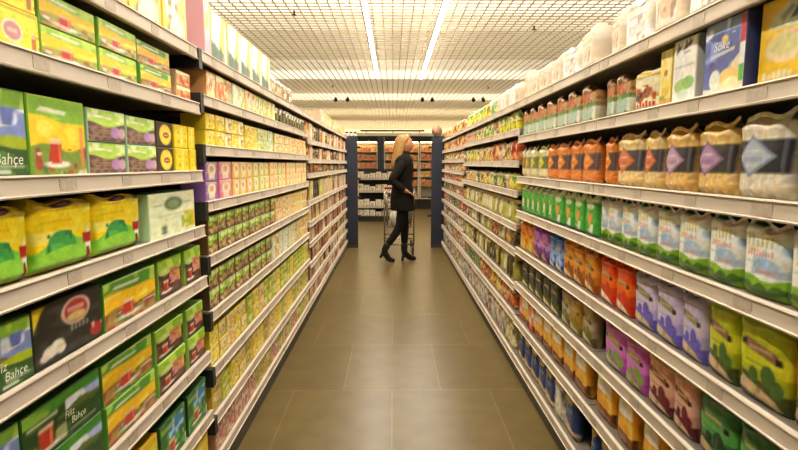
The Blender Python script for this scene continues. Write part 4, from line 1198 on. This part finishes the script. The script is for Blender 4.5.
# head with face
h = MB()
h.ball((.045, 0, 1.615), (.098, .074, .115), 24, 18)
for v in h.bm.verts:
    x, y, z = v.co
    if z < 1.60 and x > .03:                      # jaw tapers to the chin
        t = (1.60 - z) / .1
        v.co.y *= 1 - .35 * t
        v.co.x += .012 * t
    if x < -.0 and z < 1.58:
        v.co.x += .02
h.loft([[(.128, -.008, 1.632), (.128, .008, 1.632), (.134, 0, 1.634)], [(.13, -.015, 1.600), (.13, .015, 1.600), (.163, 0, 1.600)], [(.125, -.013, 1.592), (.125, .013, 1.592), (.145, 0, 1.590)]])
h.ball((.035, -.075, 1.61), (.018, .008, .028), 10, 8)
h.ball((.035, .075, 1.61), (.018, .008, .028), 10, 8)
head = h.build('head', M['skin'], W, True)
for sy in (-1, 1):
    MB().ball((.128, sy * .032, 1.628), (.010, .014, .008), 10, 8).build('eye', M['eye'], head, True)
MB().ball((.134, 0, 1.562), (.010, .022, .007), 10, 8).build('mouth', M['lips'], head, True)
# long hair falling down the back
rings = []
for (z, cx, rx, ry) in ((1.745, .02, .03, .03), (1.735, .015, .075, .06), (1.70, .01, .098, .084), (1.65, -.012, .096, .092), (1.60, -.03, .088, .095), (1.54, -.045, .075, .100), (1.47, -.06, .07, .105), (1.40, -.085, .062, .105), (1.33, -.105, .05, .092), (1.27, -.115, .03, .06)):
    ring = ell_ring(cx, 0, z, rx, ry, 28)
    rings.append([(x + .005 * math.sin(9 * k), y * (1 + .05 * math.sin(5 * k)), zz) for k, (x, y, zz) in enumerate(ring)])
MB().loft(rings).build('hair', M['hair'], W, True)
# coat: flared shell with collar
rings = [ell_ring(cx, 0, z, rx, ry, 24) for (z, cx, rx, ry) in ((.725, .0, .165, .215), (.74, .0, .168, .218), (.85, -.005, .165, .205), (.96, -.005, .152, .19), (1.08, 0, .135, .165), (1.2, .005, .142, .175), (1.32, .005, .145, .20), (1.40, .005, .135, .205), (1.44, .008, .115, .175), (1.47, .01, .09, .11), (1.50, .012, .068, .078), (1.525, .015, .064, .07))]
MB().loft(rings).build('coat', M['black_cloth'], W, True)
sl = skin_mesh('coat_sleeve', [(.005, -.15, 1.39, .072), (-.09, -.19, 1.26, .068), (-.185, -.225, 1.14, .062), (-.09, -.22, 1.06, .056), (.0, -.21, 1.0, .048)], [(0, 1), (1, 2), (2, 3), (3, 4)], M['black_cloth'], W, 0, 2)
sl = skin_mesh('coat_sleeve', [(.005, .15, 1.39, .072), (-.01, .19, 1.26, .066), (-.10, .23, 1.12, .060), (-.03, .22, 1.05, .053), (.03, .21, .99, .046)], [(0, 1), (1, 2), (2, 3), (3, 4)], M['black_cloth'], W, 0, 2)
skin_mesh('leggings', [(0, 0, .92, .125), (.0, -.085, .84, .094), (-.045, -.07, .50, .064), (-.22, -.058, .24, .050), (.0, .085, .84, .094), (.045, .075, .50, .064), (.038, .067, .22, .050)], [(0, 1), (1, 2), (2, 3), (0, 4), (4, 5), (5, 6)], M['leggings'], W, 0, 2)
def boot(top, ankle, ball, toe, heel):
    o = skin_mesh('ankle_boot', [(*top, .056), (*ankle, .050), (*ball, .043), (*toe, .028)], [(0, 1), (1, 2), (2, 3)], M['leather'], W, 0, 2)
    MB().tube([ankle[:2] + (ankle[2] - .01,), heel], [.034, .014], 10).build('heel', M['leather'], o, True)
    return o
boot((-.20, -.057, .29), (-.265, -.055, .165), (-.195, -.055, .045), (-.11, -.055, .028), (-.32, -.055, .075))
boot((.038, .066, .27), (.035, .065, .12), (.12, .065, .040), (.21, .065, .028), (.005, .065, .0))
# trolley beyond her, seen end on
C = empty('shopping_trolley', (.09, 7.95, 0))
tag(C, 'chrome wire shopping trolley standing beyond the woman in black', 'shopping trolley')
hw = .215
fr = MB()
for sx in (-hw, hw):
    fr.tube([(sx, .40, .14), (sx, -.36, .16), (sx, -.42, .22), (sx, -.40, .60), (sx, -.44, 1.0)], .013, 8)
    fr.tube([(sx, -.30, .17), (sx * .95, -.30, .12)], .012, 8)
for y, z in ((-.41, .32), (.40, .14), (-.36, .16)):
    fr.tube([(-hw, y, z), (hw, y, z)], .011, 8)
fr.build('frame', M['chrome'], C, True)
bk = MB()
def corner(t, z):   # basket narrows to the front and floor
    f = (z - .42) / .5
    w = hw * (.82 + .18 * f) * (1 - .12 * t)
    y = -.38 - .03 * f + t * (.80 + .08 * f)
    return w, y
for z in (.42, .545, .67, .795, .92):
    w0, y0 = corner(0, z); w1, y1 = corner(1, z)
    r = .007 if z in (.42, .92) else .003
    bk.tube([(-w0, y0, z), (-w1, y1, z), (w1, y1, z), (w0, y0, z), (-w0, y0, z)], r, 6)
for i in range(13):
    t = i / 12
    a, b = corner(t, .42), corner(t, .92)
    for s in (-1, 1):
        bk.tube([(s * a[0], a[1], .42), (s * b[0], b[1], .92)], .003, 5)
    bk.tube([(-a[0], a[1], .42), (a[0], a[1], .42)], .003, 5)
for i in range(9):
    q = -1 + 2 * i / 8
    for t in (0, 1):
        a, b = corner(t, .42), corner(t, .92)
        bk.tube([(q * a[0], a[1], .42), (q * b[0], b[1], .92)], .003, 5)
bk.build('basket', M['chrome'], C, True)
MB().tube([(-hw, -.44, 1.0), (hw, -.44, 1.0)], .017, 12).build('handle', M['red_plastic'], C, True)
for sx in (-hw, hw):
    for y in (-.36, .38):
        wv = MB().tube([(sx * .95 - .012, y, .06), (sx * .95 + .012, y, .06)], .06, 18).build('caster', M['rubber'], C, True)
        MB().box(sx * .95 - .019, sx * .95 - .014, y - .02, y + .02, .05, .155).box(sx * .95 + .014, sx * .95 + .019, y - .02, y + .02, .05, .155).build('fork', M['chrome'], wv)
b = MB()
b.loft([ell_ring(0, 0, z, rx, ry, 18) for z, rx, ry in ((0, .12, .10), (.05, .14, .12), (.14, .14, .115), (.2, .12, .09), (.25, .07, .05), (.28, .08, .05))])
for v in b.bm.verts:
    v.co.x += .012 * math.sin(40 * v.co.z + 7 * v.co.y)
o = b.build('shopping_bag', M['white'], None, True, (.09, 7.80, .43))
tag(o, 'white shopping bag lying in the wire trolley', 'bag')
# ------------------------------------------------------------------ camera, world, view
cam = bpy.data.cameras.new('camera')
cam.sensor_fit = 'HORIZONTAL'
cam.sensor_width = 36.0
cam.lens = 36.0 * F / 798.0
cam.clip_start = .05
co = bpy.data.objects.new('camera', cam)
COL.objects.link(co)
co.location = (0, 0, CAM_H)
co.rotation_euler = (PI / 2 - PITCH, 0, -YAW)
scene.camera = co
w = bpy.data.worlds.new('world')
scene.world = w
w.use_nodes = True
w.node_tree.nodes['Background'].inputs['Color'].default_value = (.9, .75, .5, 1)
w.node_tree.nodes['Background'].inputs['Strength'].default_value = .02
vs = scene.view_settings
vs.view_transform = 'Standard'
vs.look = 'None'
vs.gamma = 1
vs.use_curve_mapping = False
vs.exposure = 0.06
scene.cycles.use_denoising = True
scene.cycles.max_bounces = 6
scene.cycles.caustics_reflective = False
scene.cycles.caustics_refractive = False
